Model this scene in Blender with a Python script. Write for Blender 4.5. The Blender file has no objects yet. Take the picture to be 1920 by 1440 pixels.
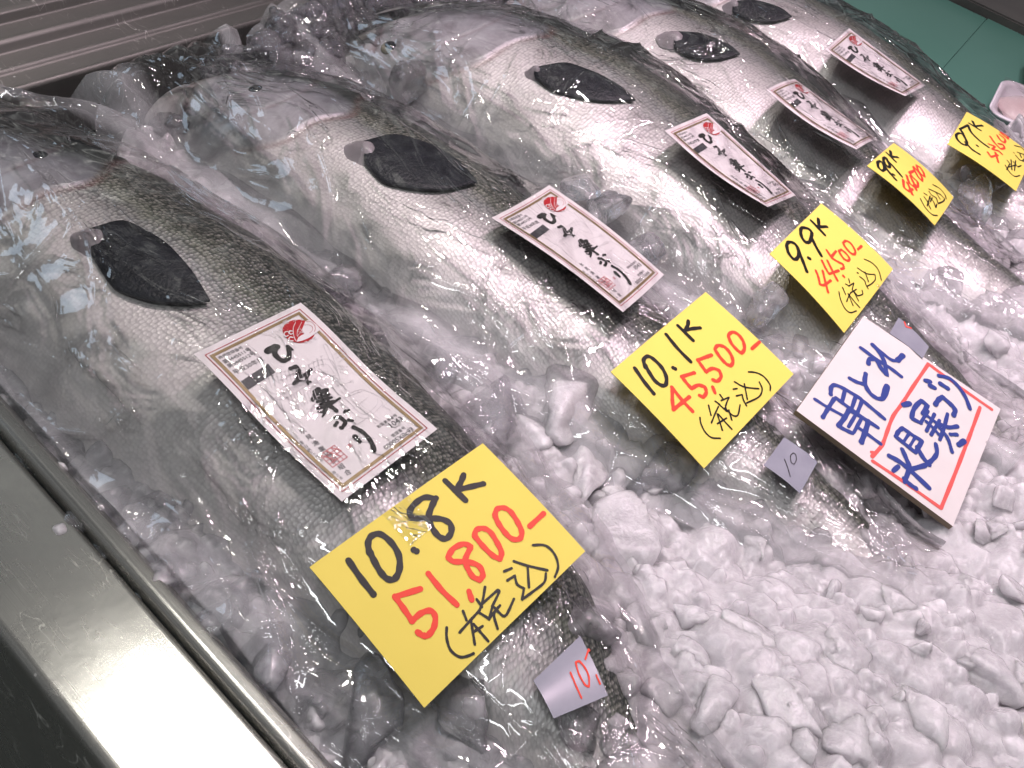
import bpy, bmesh, math, random
import numpy as np
from mathutils import Vector, Matrix
random.seed(7); rng = np.random.default_rng(11)
sc = bpy.context.scene
COL = sc.collection
PI = math.pi

# ------------------------------------------------------------------ camera
F = 2127.0; CAMH = 0.6
def _n(v): v = np.array(v, float); return v/np.linalg.norm(v)
AX = _n((2400, 1500, -F)); AY = np.array((-3960, 3320, -F), float); AY = _n(AY-np.dot(AY, AX)*AX); AZ = np.cross(AX, AY)
RW = np.array([AX, AY, AZ])                     # world from camera
CAM = np.array([0, 0, CAMH])
cd = bpy.data.cameras.new('camera'); cam = bpy.data.objects.new('camera', cd); COL.objects.link(cam)
cd.sensor_width = 36.0; cd.lens = 36.0*F/1920.0; cd.clip_start = 0.01; cd.clip_end = 60
cam.matrix_world = Matrix.Translation(CAM) @ Matrix([list(r) for r in RW]).to_4x4()
sc.camera = cam
def ray(u, v):
    return RW @ _n((u-960, -(v-720), -F))
def at(u, v, z):
    d = ray(u, v); return CAM + d*((z-CAMH)/d[2])

# ------------------------------------------------------------------ object helpers
def link(o, parent=None):
    COL.objects.link(o)
    if parent is not None: o.parent = parent
    return o
def tag(o, label=None, cat=None, group=None, kind=None):
    if label: o['label'] = label
    if cat: o['category'] = cat
    if group: o['group'] = group
    if kind: o['kind'] = kind
    return o
def mesh_obj(name, verts, faces, mat, parent=None, smooth=True):
    me = bpy.data.meshes.new(name)
    v = np.asarray(verts, dtype=np.float32).reshape(-1, 3)
    if isinstance(faces, np.ndarray):
        n, k = faces.shape
        me.vertices.add(len(v)); me.vertices.foreach_set('co', v.ravel())
        me.loops.add(n*k); me.loops.foreach_set('vertex_index', faces.astype(np.int32).ravel())
        me.polygons.add(n); me.polygons.foreach_set('loop_start', np.arange(0, n*k, k, dtype=np.int32))
        me.update(calc_edges=True)
    else:
        me.from_pydata([tuple(map(float, p)) for p in v], [], [tuple(f) for f in faces])
    me.validate()
    if smooth: me.polygons.foreach_set('use_smooth', np.ones(len(me.polygons), dtype=bool))
    me.materials.append(mat)
    return link(bpy.data.objects.new(name, me), parent)
def empty(name, loc):
    o = bpy.data.objects.new(name, None); o.location = loc; o.empty_display_size = 0.02
    return link(o)
def adopt(child, root):
    child.parent = root; child.matrix_parent_inverse = Matrix.Translation(root.location).inverted()
    return child
def grid_faces(nr, nc, wrap=False):
    i = np.arange(nr-1)[:, None]; m = nc if wrap else nc-1
    j = np.arange(m)[None, :]; j2 = (j+1) % nc
    return np.stack([i*nc+j, i*nc+j2, (i+1)*nc+j2, (i+1)*nc+j], -1).reshape(-1, 4)
def fattr(o, name, arr):
    a = o.data.attributes.new(name, 'FLOAT', 'POINT'); a.data.foreach_set('value', np.asarray(arr, np.float32).ravel())
def pnoise(x, y, seed, octaves=((1, 1.0),), n=7):
    """cheap smooth noise: sums of rotated sines"""
    r = np.random.default_rng(seed); out = 0
    for fr, am in octaves:
        for k in range(n):
            a = r.uniform(0, 2*PI); f = fr*r.uniform(.6, 1.5); p = r.uniform(0, 2*PI)
            out = out + am/n*1.8*np.sin((x*math.cos(a)+y*math.sin(a))*f*2*PI+p+1.3*np.sin((x*math.sin(a)-y*math.cos(a))*f*3.1+p*2))
    return out

# ------------------------------------------------------------------ materials
def newmat(name):
    m = bpy.data.materials.new(name); m.use_nodes = True; nt = m.node_tree; nt.nodes.clear()
    out = nt.nodes.new('ShaderNodeOutputMaterial')
    return m, nt, out
class NT:
    def __init__(s, nt): s.nt = nt
    def __call__(s, typ, ins=None, **kw):
        n = s.nt.nodes.new('ShaderNode'+typ)
        for k, v in kw.items(): setattr(n, k, v)
        for k, v in (ins or {}).items():
            sock = n.inputs[k]
            if isinstance(v, bpy.types.NodeSocket): s.nt.links.new(v, sock)
            else: sock.default_value = v
        return n
    def math(s, op, a, b=0.0, c=None, clamp=False):
        n = s.nt.nodes.new('ShaderNodeMath'); n.operation = op; n.use_clamp = clamp
        for i, v in enumerate((a, b) if c is None else (a, b, c)):
            if isinstance(v, bpy.types.NodeSocket): s.nt.links.new(v, n.inputs[i])
            else: n.inputs[i].default_value = v
        return n.outputs[0]
    def ramp(s, fac, stops, interp='LINEAR'):
        n = s.nt.nodes.new('ShaderNodeValToRGB'); s.nt.links.new(fac, n.inputs[0]); cr = n.color_ramp; cr.interpolation = interp
        while len(cr.elements) < len(stops): cr.elements.new(0.5)
        for e, (p, c) in zip(cr.elements, stops):
            e.position = p; e.color = (c, c, c, 1) if not hasattr(c, '__len__') else (*c[:3], 1)
        return n.outputs[0]
    def mix(s, fac, a, b, typ='MIX'):
        n = s.nt.nodes.new('ShaderNodeMix'); n.data_type = 'RGBA'; n.blend_type = typ
        for i, v in ((0, fac), (6, a), (7, b)):
            if isinstance(v, bpy.types.NodeSocket): s.nt.links.new(v, n.inputs[i])
            else: n.inputs[i].default_value = v if i == 0 else (*v[:3], 1)
        return n.outputs[2]
def simple(name, col, rough=.5, metal=0., spec=.5, noise=None, bump=None, coat=0.):
    m, nt, out = newmat(name); N = NT(nt)
    p = N('BsdfPrincipled', {'Base Color': (*col, 1), 'Roughness': rough, 'Metallic': metal, 'Specular IOR Level': spec, 'Coat Weight': coat})
    tc = N('TexCoord')
    if noise:
        nz = N('TexNoise', {'Vector': tc.outputs['Object'], 'Scale': noise[0], 'Detail': 6.})
        c = N.mix(N.ramp(nz.outputs[0], [(.3, 0.), (.7, 1.)]), col, noise[1]); nt.links.new(c, p.inputs['Base Color'])
    if bump:
        nz = N('TexNoise', {'Vector': tc.outputs['Object'], 'Scale': bump[0], 'Detail': 5.})
        b = N('Bump', {'Height': nz.outputs[0], 'Strength': bump[1], 'Distance': bump[2]}); nt.links.new(b.outputs[0], p.inputs['Normal'])
    nt.links.new(p.outputs[0], out.inputs[0]); return m

def mat_fish():
    m, nt, out = newmat('fish_skin'); N = NT(nt)
    S = N('Attribute', attribute_name='s').outputs['Fac']; T = N('Attribute', attribute_name='t').outputs['Fac']   # metres from nose, -1 belly..1 back
    A = N('Attribute', attribute_name='across').outputs['Fac']     # metres round the girth
    H = N('Attribute', attribute_name='head').outputs['Fac']       # 1 on the head
    G = N('Attribute', attribute_name='gill').outputs['Fac']
    tc = N('TexCoord')
    big = N('TexNoise', {'Vector': tc.outputs['Object'], 'Scale': 14., 'Detail': 5., 'Roughness': .6}).outputs[0]
    mid = N('TexNoise', {'Vector': tc.outputs['Object'], 'Scale': 60., 'Detail': 6., 'Roughness': .65}).outputs[0]
    t2 = N.math('ADD', T, N.math('MULTIPLY', N.math('SUBTRACT', big, .5), .40))
    t2 = N.math('ADD', t2, N.math('MULTIPLY', N.math('SUBTRACT', mid, .5), .22))
    t3 = N.math('MULTIPLY_ADD', t2, .5, .5)
    col = N.ramp(t3, [(.02, (.74, .70, .69)), (.32, (.66, .63, .62)), (.46, (.42, .41, .40)), (.56, (.235, .245, .24)), (.635, (.12, .135, .10)), (.69, (.042, .052, .035)), (.77, (.012, .018, .012))])
    # scales: staggered rows of overlapping arcs
    ss = N.math('MULTIPLY', S, 1/.0029); aa = N.math('MULTIPLY', A, 1/.0026)
    wob = N('TexNoise', {'Vector': tc.outputs['Object'], 'Scale': 45., 'Detail': 3.})
    ss = N.math('ADD', ss, N.math('MULTIPLY', wob.outputs[0], 1.8)); aa = N.math('ADD', aa, N.math('MULTIPLY', N('SeparateColor', {0: wob.outputs[1]}).outputs[1], 1.8))
    cv = N('CombineXYZ', {'X': ss, 'Y': aa})
    vo = N('TexVoronoi', {'Vector': cv.outputs[0], 'Scale': 1., 'Randomness': .55}, voronoi_dimensions='2D')
    dist = vo.outputs['Distance']
    cell = N('SeparateXYZ', {0: vo.outputs['Position']})
    slope = N.math('SUBTRACT', ss, cell.outputs[0])                 # rises towards the tail end of each scale
    edge = N.ramp(dist, [(.25, 1.), (.62, 0.)])
    rnd = N('SeparateColor', {0: vo.outputs['Color']}).outputs[0]
    body = N.math('SUBTRACT', 1., H)
    backness = N.ramp(t3, [(.2, .12), (.5, .5), (.7, 1.)])
    sc_c = N.mix(N.math('MULTIPLY', N.math('SUBTRACT', 1., edge), N.math('MULTIPLY', body, N.math('MULTIPLY', backness, .75))), col, (.02, .024, .02))
    shiny = N.math('MULTIPLY', N.math('MULTIPLY', edge, N.ramp(rnd, [(.1, 0.), (1., 1.)])), N.math('MULTIPLY', body, N.ramp(t3, [(.5, .2), (.75, .36)])))
    sc_c = N.mix(shiny, sc_c, (.55, .55, .47))
    # head: smooth, mottled; blood at the gill slit
    hc = N.ramp(t3, [(.0, (.54, .52, .52)), (.40, (.42, .42, .44)), (.60, (.20, .21, .225)), (.70, (.05, .06, .055)), (.80, (.018, .024, .018)), (1., (.008, .012, .012))])
    hc = N.mix(N.ramp(N.math('ADD', S, N.math('MULTIPLY', N.math('SUBTRACT', big, .5), .05)), [(.02, .8), (.055, 0.)]), hc, (.60, .55, .52))
    hn = N('TexNoise', {'Vector': tc.outputs['Object'], 'Scale': 30., 'Detail': 7., 'Roughness': .7, 'Distortion': .6}).outputs[0]
    hc = N.mix(N.ramp(hn, [(.40, 0.), (.72, .75)]), hc, (.42, .38, .40), 'MULTIPLY')
    c = N.mix(H, sc_c, hc)
    blood = N.math('MULTIPLY', G, N.ramp(big, [(.35, .25), (.6, 1.)]))
    c = N.mix(N.math('MULTIPLY', blood, .7), c, (.13, .03, .03))
    h = N.math('ADD', N.math('MULTIPLY', edge, .7), N.math('MULTIPLY', slope, .55))
    h = N.math('ADD', N.math('MULTIPLY', h, N.math('MULTIPLY', body, N.ramp(t3, [(.1, .22), (.45, .45), (.68, 1.)]))), N.math('MULTIPLY', mid, .5))
    bp = N('Bump', {'Height': h, 'Strength': .8, 'Distance': .00085})
    ro = N.ramp(mid, [(.3, .30), (.7, .48)])
    p = N('BsdfPrincipled', {'Base Color': c, 'Roughness': ro, 'Metallic': .12, 'Specular IOR Level': .55, 'Normal': bp.outputs[0], 'Coat Weight': .18, 'Coat Roughness': .2,
                             'Subsurface Weight': .0})
    nt.links.new(p.outputs[0], out.inputs[0]); return m

def mat_film(name='clear_film', haze=.008, bumpd=.0021, scale=26., gl=.9):
    m, nt, out = newmat(name); N = NT(nt); tc = N('TexCoord')
    mp = N('Mapping', {'Vector': tc.outputs['Object'], 'Scale': (1.0, .42, 1.0)})
    n1 = N('TexNoise', {'Vector': mp.outputs[0], 'Scale': scale, 'Detail': 3., 'Roughness': .5, 'Distortion': 1.1}).outputs[0]
    rd = N.math('ABSOLUTE', N.math('SUBTRACT', n1, .5)); rd = N.ramp(rd, [(.0, 1.), (.03, .35), (.11, 0.)], 'EASE')
    n2 = N('TexNoise', {'Vector': tc.outputs['Object'], 'Scale': 11., 'Detail': 2.}).outputs[0]
    rd = N.math('MULTIPLY', rd, N.ramp(n2, [(.42, 0.), (.62, 1.)]))
    n3 = N('TexNoise', {'Vector': tc.outputs['Object'], 'Scale': 160., 'Detail': 2.}).outputs[0]
    h = N.math('ADD', rd, N.math('MULTIPLY', n3, .03)); h = N.math('ADD', h, N.math('MULTIPLY', n1, .40))
    bp = N('Bump', {'Height': h, 'Strength': 1., 'Distance': bumpd})
    g = N('BsdfGlossy', {'Color': (gl, gl, gl, 1), 'Roughness': .045, 'Normal': bp.outputs[0]})
    fr = N('Fresnel', {'IOR': 1.5, 'Normal': bp.outputs[0]}).outputs[0]
    fac = N.math('MULTIPLY', fr, 1.55, clamp=True)
    tr = N('BsdfTransparent', {'Color': (.97, .97, .97, 1)})
    mx = N('MixShader', {0: fac, 1: tr.outputs[0], 2: g.outputs[0]})
    df = N('BsdfDiffuse', {'Color': (.8, .8, .82, 1)})
    mx2 = N('MixShader', {0: N.math('MULTIPLY', N.math('ADD', haze, N('Attribute', attribute_name='fog').outputs['Fac']), N.ramp(N('TexNoise', {'Vector': tc.outputs['Object'], 'Scale': 13., 'Detail': 5., 'Roughness': .6}).outputs[0], [(.36, .35), (.66, 1.)])), 1: mx.outputs[0], 2: df.outputs[0]})
    nt.links.new(mx2.outputs[0], out.inputs[0]); return m

def mat_ice(name, clear=0., tmax=.85, tint=(.50, .482, .497), sss=.018):
    m, nt, out = newmat(name); N = NT(nt)
    pos = N('NewGeometry').outputs['Position']
    n1 = N('TexNoise', {'Vector': pos, 'Scale': 38., 'Detail': 3., 'Roughness': .6}).outputs[0]
    n2 = N('TexNoise', {'Vector': pos, 'Scale': 330., 'Detail': 2., 'Roughness': .6}).outputs[0]
    n3 = N('TexNoise', {'Vector': pos, 'Scale': 110., 'Detail': 2., 'Distortion': 1.2}).outputs[0]
    h = N.math('ADD', N.math('MULTIPLY', n3, .8), N.math('MULTIPLY', n2, .7))
    bp = N('Bump', {'Height': h, 'Strength': .6, 'Distance': .0012})
    n4 = N('TexNoise', {'Vector': pos, 'Scale': 620., 'Detail': 2., 'Roughness': .7}).outputs[0]
    bc = N('Bump', {'Height': n4, 'Strength': 1., 'Distance': .0018, 'Normal': bp.outputs[0]})
    col = N.mix(N.ramp(n1, [(.32, 0.), (.68, 1.)]), tuple(q*.80 for q in tint), tuple(min(1, q*1.16) for q in tint))
    col = N.mix(N.ramp(n3, [(.55, 0.), (.8, .35)]), col, (.86, .84, .87))
    milk = N('BsdfPrincipled', {'Base Color': col, 'Roughness': .22, 'Specular IOR Level': .6, 'IOR': 1.31, 'Subsurface Weight': 1., 'Subsurface Radius': (1., .95, 1.), 'Subsurface Scale': sss,
                                'Normal': bp.outputs[0], 'Coat Weight': .9, 'Coat Roughness': .09, 'Coat Normal': bc.outputs[0]})
    gs = N('BsdfGlossy', {'Color': (1, 1, 1, 1), 'Roughness': .10, 'Normal': bc.outputs[0]})
    milk = N('MixShader', {0: .09, 1: milk.outputs[0], 2: gs.outputs[0]})
    if not clear: nt.links.new(milk.outputs[0], out.inputs[0]); return m
    # clear pieces: see-through body with a wet skin and milky flaws
    tr = N('BsdfTransparent', {'Color': (.96, .96, .98, 1)}); rf = N('BsdfRefraction', {'Color': (.93, .94, .96, 1), 'Roughness': .08, 'IOR': 1.12, 'Normal': bp.outputs[0]})
    g = N('BsdfGlossy', {'Color': (1, 1, 1, 1), 'Roughness': .05, 'Normal': bp.outputs[0]}); fr = N('Fresnel', {'IOR': 1.38, 'Normal': bp.outputs[0]})
    b0 = N('MixShader', {0: .25, 1: tr.outputs[0], 2: rf.outputs[0]})
    b1 = N('MixShader', {0: N.math('MULTIPLY', fr.outputs[0], 1.3, clamp=True), 1: b0.outputs[0], 2: g.outputs[0]})
    fac = N.ramp(n1, [(max(0., clear-.25), tmax), (clear+.15, .10)])
    mx = N('MixShader', {0: fac, 1: b1.outputs[0], 2: milk.outputs[0]})
    nt.links.new(mx.outputs[0], out.inputs[0]); return m

M_FISH = mat_fish(); M_FILM = mat_film(); M_SLEEVE = mat_film('sleeve_film', .0, .0006, 45.)
M_ICE = mat_ice('crushed_ice'); M_CLOUD = mat_ice('cloudy_ice', .20, .50, (.70, .67, .70), .015); M_CLEAR = mat_ice('clear_ice', .32, .80, (.92, .90, .93), .006)
M_PAPER = simple('label_paper', (.72, .685, .69), .45, noise=(90., (.74, .70, .70)))
M_YELLOW = simple('yellow_card', (.74, .60, .125), .75, spec=.25, noise=(25., (.71, .575, .115)), bump=(300., .1, .0005))
M_BLACKINK = simple('black_ink', (.012, .011, .010), .45, spec=.2)
M_REDINK = simple('red_ink', (.72, .055, .03), .5, spec=.2)
M_BLUEINK = simple('blue_ink', (.025, .045, .22), .4)
M_PINKRED = simple('marker_red', (.62, .09, .08), .45)
M_GOLD = simple('gold_ink', (.22, .155, .07), .45, metal=.3)
M_CRIMSON = simple('crimson_ink', (.42, .012, .018), .6, spec=.2)
M_GREYINK = simple('grey_ink', (.56, .54, .55), .5)
M_STAMP = simple('stamp_ink', (.58, .16, .17), .5)
M_DARKPRINT = simple('dark_print', (.03, .03, .035), .5)
# ------------------------------------------------------------------ fish
#            Y     belly   back   (metres on the ice, back edge towards +X)
FISH = [
 [(.742,.268,.290),(.728,.238,.335),(.69,.222,.372),(.60,.216,.408),(.49,.216,.424),(.39,.220,.425),(.28,.234,.415),(.16,.262,.392),(.07,.285,.348),(.0,.290,.325),(-.06,.293,.316),(-.10,.290,.318)],
 [(.724,.470,.492),(.712,.455,.535),(.685,.447,.568),(.61,.444,.614),(.50,.444,.632),(.42,.452,.633),(.32,.480,.627),(.20,.512,.614),(.10,.540,.598),(.02,.556,.585),(-.05,.560,.580),(-.09,.557,.583)],
 [(.716,.658,.690),(.704,.645,.735),(.675,.640,.788),(.62,.640,.840),(.54,.642,.872),(.46,.648,.880),(.36,.664,.863),(.27,.680,.838),(.17,.690,.805),(.09,.712,.785),(.02,.725,.765),(-.02,.723,.768)],
 [(.700,.845,.868),(.690,.832,.900),(.66,.828,.938),(.60,.835,.995),(.54,.838,1.028),(.47,.842,1.042),(.40,.845,1.030),(.31,.850,.995),(.22,.858,.972),(.15,.872,.955),(.08,.888,.945),(.03,.886,.948)],
 [(.690,1.010,1.03),(.680,.998,1.06),(.65,.990,1.10),(.60,.990,1.14),(.53,.995,1.177),(.46,1.000,1.192),(.39,1.008,1.190),(.31,1.015,1.170),(.24,1.022,1.146),(.17,1.030,1.115),(.10,1.04,1.10),(.05,1.038,1.10)],
]
class Fish:
    def __init__(s, st):
        st = np.array(st); Y = st[::-1, 0]; 
        s.y0, s.y1 = Y[0], Y[-1]; s.nose = Y[-1]
        yy = np.linspace(Y[0], Y[-1], 900)
        be = np.interp(yy, Y, st[::-1, 1]); ba = np.interp(yy, Y, st[::-1, 2])
        k = np.hanning(91); k /= k.sum()
        w = np.clip((s.nose-yy)/.09, 0, 1)**.7                      # keep the nose blunt
        def sm(a):
            p = np.concatenate([2*a[0]-a[45:0:-1], a, 2*a[-1]-a[-2:-47:-1]])
            return a*(1-w)+np.convolve(p, k, 'valid')*w
        be, ba = sm(be), sm(ba)
        s.yy = yy; s.cx = (be+ba)/2; s.a = (ba-be)/2
        L = s.nose-yy
        s.a = s.a*np.sqrt(np.clip(L/.012, 0, 1)+1e-6)
        s.b = s.a*np.interp(L, [0, .1, .3, .5, .7, .85], [.60, .64, .58, .56, .66, .6])
        s.cz = np.interp(L, [0, .05, .3, .5, .6, .7, .8, .86], [.020, .028, .036, .036, .034, .030, .014, -.008])
    def at(s, y): 
        return [np.interp(y, s.yy, q) for q in (s.cx, s.a, s.b, s.cz)]
    def top(s, x, y, grow=0., gz=0.):
        cx, a, b, cz = s.at(y); q = (x-cx)/(a+grow)
        z = cz+(b+gz)*np.power(np.clip(1-q*q, 0, None), np.where(q < 0, .70, .5))
        return np.where((np.abs(q) < 1) & (y > s.y0) & (y < s.y1+grow*.5), z, -1.)
FS = [Fish(f) for f in FISH]
def fish_top(x, y): return np.max([f.top(x, y) for f in FS], axis=0)
def ice_h(x, y):
    x = np.asarray(x, float); y = np.asarray(y, float)
    h = .042+.006*pnoise(x, y, 3, ((5, 1.),(12, .5)))
    y_h = np.interp(x, [.2, .33, .46, .60, .72, .80, .95, 1.2], [.10, .085, .10, .035, .07, .085, .13, .16])
    h = h+.022*np.clip((y_h-y)/.07, 0, 1)             # heaped over the tails at the front
    h = h+.014*np.clip((y-.66)/.08, 0, 1)                         # heaped behind the heads
    h = h-.004*np.clip((.24-x)/.05, 0, 1)                         # sinks at the rail
    h = h-.06*np.clip((x-1.12)/.08, 0, 1)*np.clip((y-.30)/.05, 0, 1)
    return h
def hit(u, v, lift=0.):
    d = ray(u, v); t0 = (.16-CAMH)/d[2]; t1 = (-.02-CAMH)/d[2]
    ts = np.linspace(t0, t1, 700); p = CAM+d*ts[:, None]
    h = np.maximum(fish_top(p[:, 0], p[:, 1]), ice_h(p[:, 0], p[:, 1]))+lift
    k = np.nonzero(p[:, 2] <= h)[0]
    return p[k[0]] if len(k) else p[-1]

NR, NC = 420, 112
FIN_PX = [
 [[(168,428),(232,408),(312,452),(362,508),(394,562)], [(172,478),(212,542),(285,564),(350,568),(394,562)]],
 [[(680,264),(742,248),(818,272),(865,303),(895,340)], [(684,304),(716,342),(775,353),(840,355),(895,340)]],
 [[(1000,126),(1062,114),(1125,138),(1165,161),(1192,186)], [(1004,144),(1040,172),(1090,184),(1140,190),(1192,186)]],
 [[(1262,58),(1310,60),(1345,72),(1370,84),(1388,100)], [(1265,88),(1290,104),(1320,110),(1355,110),(1388,100)]],
 [[(1372,2),(1410,-2),(1440,5),(1465,14),(1485,30)], [(1375,22),(1400,36),(1425,40),(1455,40),(1485,30)]],
]
EYE_PX = [(75,298),(482,172),(735,88),(985,28),None]
FLAB = ['largest nearest yellowtail in a clear bag, its tail under the card reading 10.8K',
        'second yellowtail from the near rail, tail under the card reading 10.1K',
        'third yellowtail, in the middle of the row, above the card reading 9.9K 44,500',
        'fourth yellowtail, tail running under the small yellow card before the last',
        'farthest yellowtail, lying beside the green board, card 9.7K by its tail']
M_FIN = simple('fin_black', (.004, .005, .008), .42, spec=.25, noise=(150., (.012, .014, .019)), bump=(420., .9, .0009))
M_PALE = simple('fin_base_flesh', (.27, .25, .26), .35, noise=(60., (.25, .23, .24)), bump=(150., .5, .001))
M_EYE = simple('fish_eye', (.012, .014, .018), .08, coat=1.)
M_EYERING = simple('eye_ring', (.30, .28, .20), .25)
M_TAILFIN = simple('tail_fin', (.10, .09, .04), .35, noise=(80., (.05, .05, .03)), bump=(200., .6, .001))
fishes = []
for fi, f in enumerate(FS):
    root = empty('yellowtail_fish', (float(np.interp(.4, f.yy, f.cx)), .4, 0.0)); tag(root, FLAB[fi], 'fish', 'whole yellowtail lying in a row on ice')
    L = (f.nose-f.y0)
    q = np.linspace(0, 1, NR); yy = f.nose-L*(q**1.25*.5+q*.5)
    yy[0] = f.nose-1e-5
    cx, a, b, cz = [v[:, None] for v in f.at(yy)]
    th = np.linspace(0, 2*PI, NC, endpoint=False)[None, :]
    ct, st_ = np.cos(th), np.sin(th)
    x = cx+a*ct; z = cz+b*np.sign(st_)*np.abs(st_)**np.where(ct < 0, 1.40, 1.0)
    y = np.repeat(yy[:, None], NC, 1)
    s = f.nose-y; t = np.broadcast_to(ct, x.shape).copy(); t = t*(1-.0*s)
    t = t+ .16*np.clip((.16-s)/.16, 0, 1)*0
    # colour runs a little round the body: seen side is rolled towards the camera
    ang = np.arctan2(st_, ct)                                   # 0 back edge, pi/2 top, pi belly edge
    tc_ = np.cos(np.clip(ang*np.ones_like(s), -.6, PI+.6))
    # operculum: raised plate whose rear margin curves
    sop = .158-.055*(t+.05)**2+.004*np.sin(t*9)
    head = np.clip((sop-s)/.0022, 0, 1)
    step = .0022*head*np.clip(s/.10, 0, 1)
    pre = .118-.06*(t+.1)**2                                     # preoperculum line
    step = step+.0010*np.clip((pre-s)/.003, 0, 1)*np.clip(s/.09, 0, 1)
    jaw = np.exp(-((s-.012-.055*np.clip(.9*(-t+.15), 0, 1))/.0035)**2)*(t < .2)*(t > -.75)*np.clip((.075-s)/.02, 0, 1)
    step = step-.0022*jaw
    lateral = np.exp(-((t-.36)/.03)**2)*.0004*(s > .17)
    sag = .0016*pnoise(x, y, 40+fi, ((7, 1.),(16, .5)))*np.clip(s/.2, 0, 1)
    n_x = ct*b; n_z = st_*a; nl = np.sqrt(n_x**2+n_z**2)+1e-9
    x = x+(step+lateral+sag)*n_x/nl; z = z+(step+lateral+sag)*n_z/nl
    gill = np.exp(-((s-sop-.0022)/.0028)**2)*(np.abs(t) < .8)*.85+jaw*.8+np.exp(-((s-pre-.001)/.0016)**2)*.45*(np.abs(t+.1) < .6)
    arc = np.cumsum(np.sqrt(np.diff(x, axis=1, prepend=x[:, :1])**2+np.diff(z, axis=1, prepend=z[:, :1])**2), 1)
    amid = np.broadcast_to(th, x.shape)*.075*np.clip(a/.09, .3, 1)
    verts = np.stack([x, y, z], -1).reshape(-1, 3)
    faces = grid_faces(NR, NC, True)[:, ::-1]
    fl = [tuple(r) for r in faces.tolist()]
    o = mesh_obj('body', verts, np.array(fl), M_FISH)
    fattr(o, 's', s); fattr(o, 't', tc_*np.ones_like(x)); fattr(o, 'across', amid); fattr(o, 'head', head); fattr(o, 'gill', gill)
    adopt(o, root)
    # pectoral fin: thin blade lying on the flank
    up, lo = FIN_PX[fi]; rows = []
    m = 9
    uc = np.array(up, float); lc = np.array(lo, float)
    ts = np.linspace(0, 1, 26); kk = np.linspace(0, 1, len(up))
    U = np.stack([np.interp(ts, kk, uc[:, i]) for i in (0, 1)], 1); Lo = np.stack([np.interp(ts, kk, lc[:, i]) for i in (0, 1)], 1)
    def smc(c): 
        c2 = c.copy()
        for _ in range(3): c2[1:-1] = (c2[:-2]+2*c2[1:-1]+c2[2:])/4
        return c2
    U, Lo = smc(U), smc(Lo)
    for i in range(26):
        for j in range(m):
            w = j/(m-1); px = U[i]*(1-w)+Lo[i]*w
            lift = .0045+.0015*math.sin(w*PI)*(1-ts[i])+.0004*math.sin(w*26)
            rows.append(hit(px[0], px[1], lift))
    vt = np.array(rows); vb = vt-np.array([0, 0, .0018])
    g = grid_faces(26, m); n0 = len(vt)
    rim = [k for k in range(m)]+[i*m+m-1 for i in range(1, 26)]+[25*m+k for k in range(m-2, -1, -1)]+[i*m for i in range(24, 0, -1)]
    fcs = [tuple(r[::-1]) for r in g.tolist()]+[tuple(n0+k for k in r) for r in g.tolist()]+[(rim[k], rim[(k+1) % len(rim)], n0+rim[(k+1) % len(rim)], n0+rim[k]) for k in range(len(rim))]
    fo = mesh_obj('pectoral_fin', np.vstack([vt, vb]), fcs, M_FIN); adopt(fo, root)
    # fleshy fin base
    c = (U[0]+Lo[0])/2; c = c*.85+U[0]*.15+(U[6]-U[0])*.03
    cen = hit(c[0], c[1], .0035); r0 = np.linalg.norm(hit(*U[0])-hit(*Lo[0]))*.72
    vv = []; ff = []
    nr, na = 14, 36
    for i in range(nr):
        for j in range(na):
            an = 2*PI*j/na; r = r0*(i+.02)/(nr-1)*(1+.07*math.sin(3*an+1)+.03*math.sin(7*an))
            px_, py_ = cen[0]+r*math.cos(an)*.8, cen[1]+r*math.sin(an)
            zz = float(fish_top(px_, py_)); 
            vv.append((px_, py_, zz+.0094*math.exp(-2.4*(i/(nr-1))**2.6)-.0012))
    for i in range(nr-1):
        for j in range(na): ff.append((i*na+j, (i+1)*na+j, (i+1)*na+(j+1) % na, i*na+(j+1) % na))
    adopt(mesh_obj('fin_base', vv, ff, M_PALE), root)
    # eye
    if EYE_PX[fi]:
        e = hit(*EYE_PX[fi])
        for nm, rr, mt, dz in (('eye', .0100, M_EYERING, -.003), ('pupil', .0072, M_EYE, .0002)):
            bm = bmesh.new(); bmesh.ops.create_uvsphere(bm, u_segments=20, v_segments=12, radius=rr); me = bpy.data.meshes.new(nm); bm.to_mesh(me); bm.free()
            me.materials.append(mt); me.polygons.foreach_set('use_smooth', [True]*len(me.polygons))
            eo = bpy.data.objects.new(nm, me); COL.objects.link(eo); eo.location = (e[0], e[1], e[2]+dz); eo.scale = (1, 1, .6)
            eo.parent = root; eo.matrix_parent_inverse = Matrix.Translation(root.location).inverted()
    # caudal fin, forked, upright edge lying under the ice heap
    cx0, a0, b0, z0 = f.at(f.y0); tv = []; tf = []
    for sgn in (-1, 1):
        base = len(tv)
        for i in range(9):
            w = i/8; xx = cx0+sgn*(.006+.085*w); y_lead = f.y0+.01-.085*w**.8; y_tr = f.y0-.025-.075*w**1.6+.0
            y_tr = min(y_tr, y_lead-.002)
            for yv in (y_lead, y_tr):
                tv.append((xx, yv, z0+.003)); tv.append((xx, yv, z0-.003))
        for i in range(8):
            k = base+i*4; tf += [(k, k+2, k+6, k+4), (k+1, k+5, k+7, k+3), (k, k+4, k+5, k+1), (k+2, k+3, k+7, k+6)]
    adopt(mesh_obj('tail_fin', tv, tf, M_TAILFIN, smooth=False), root)
    fishes.append(root)

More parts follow.
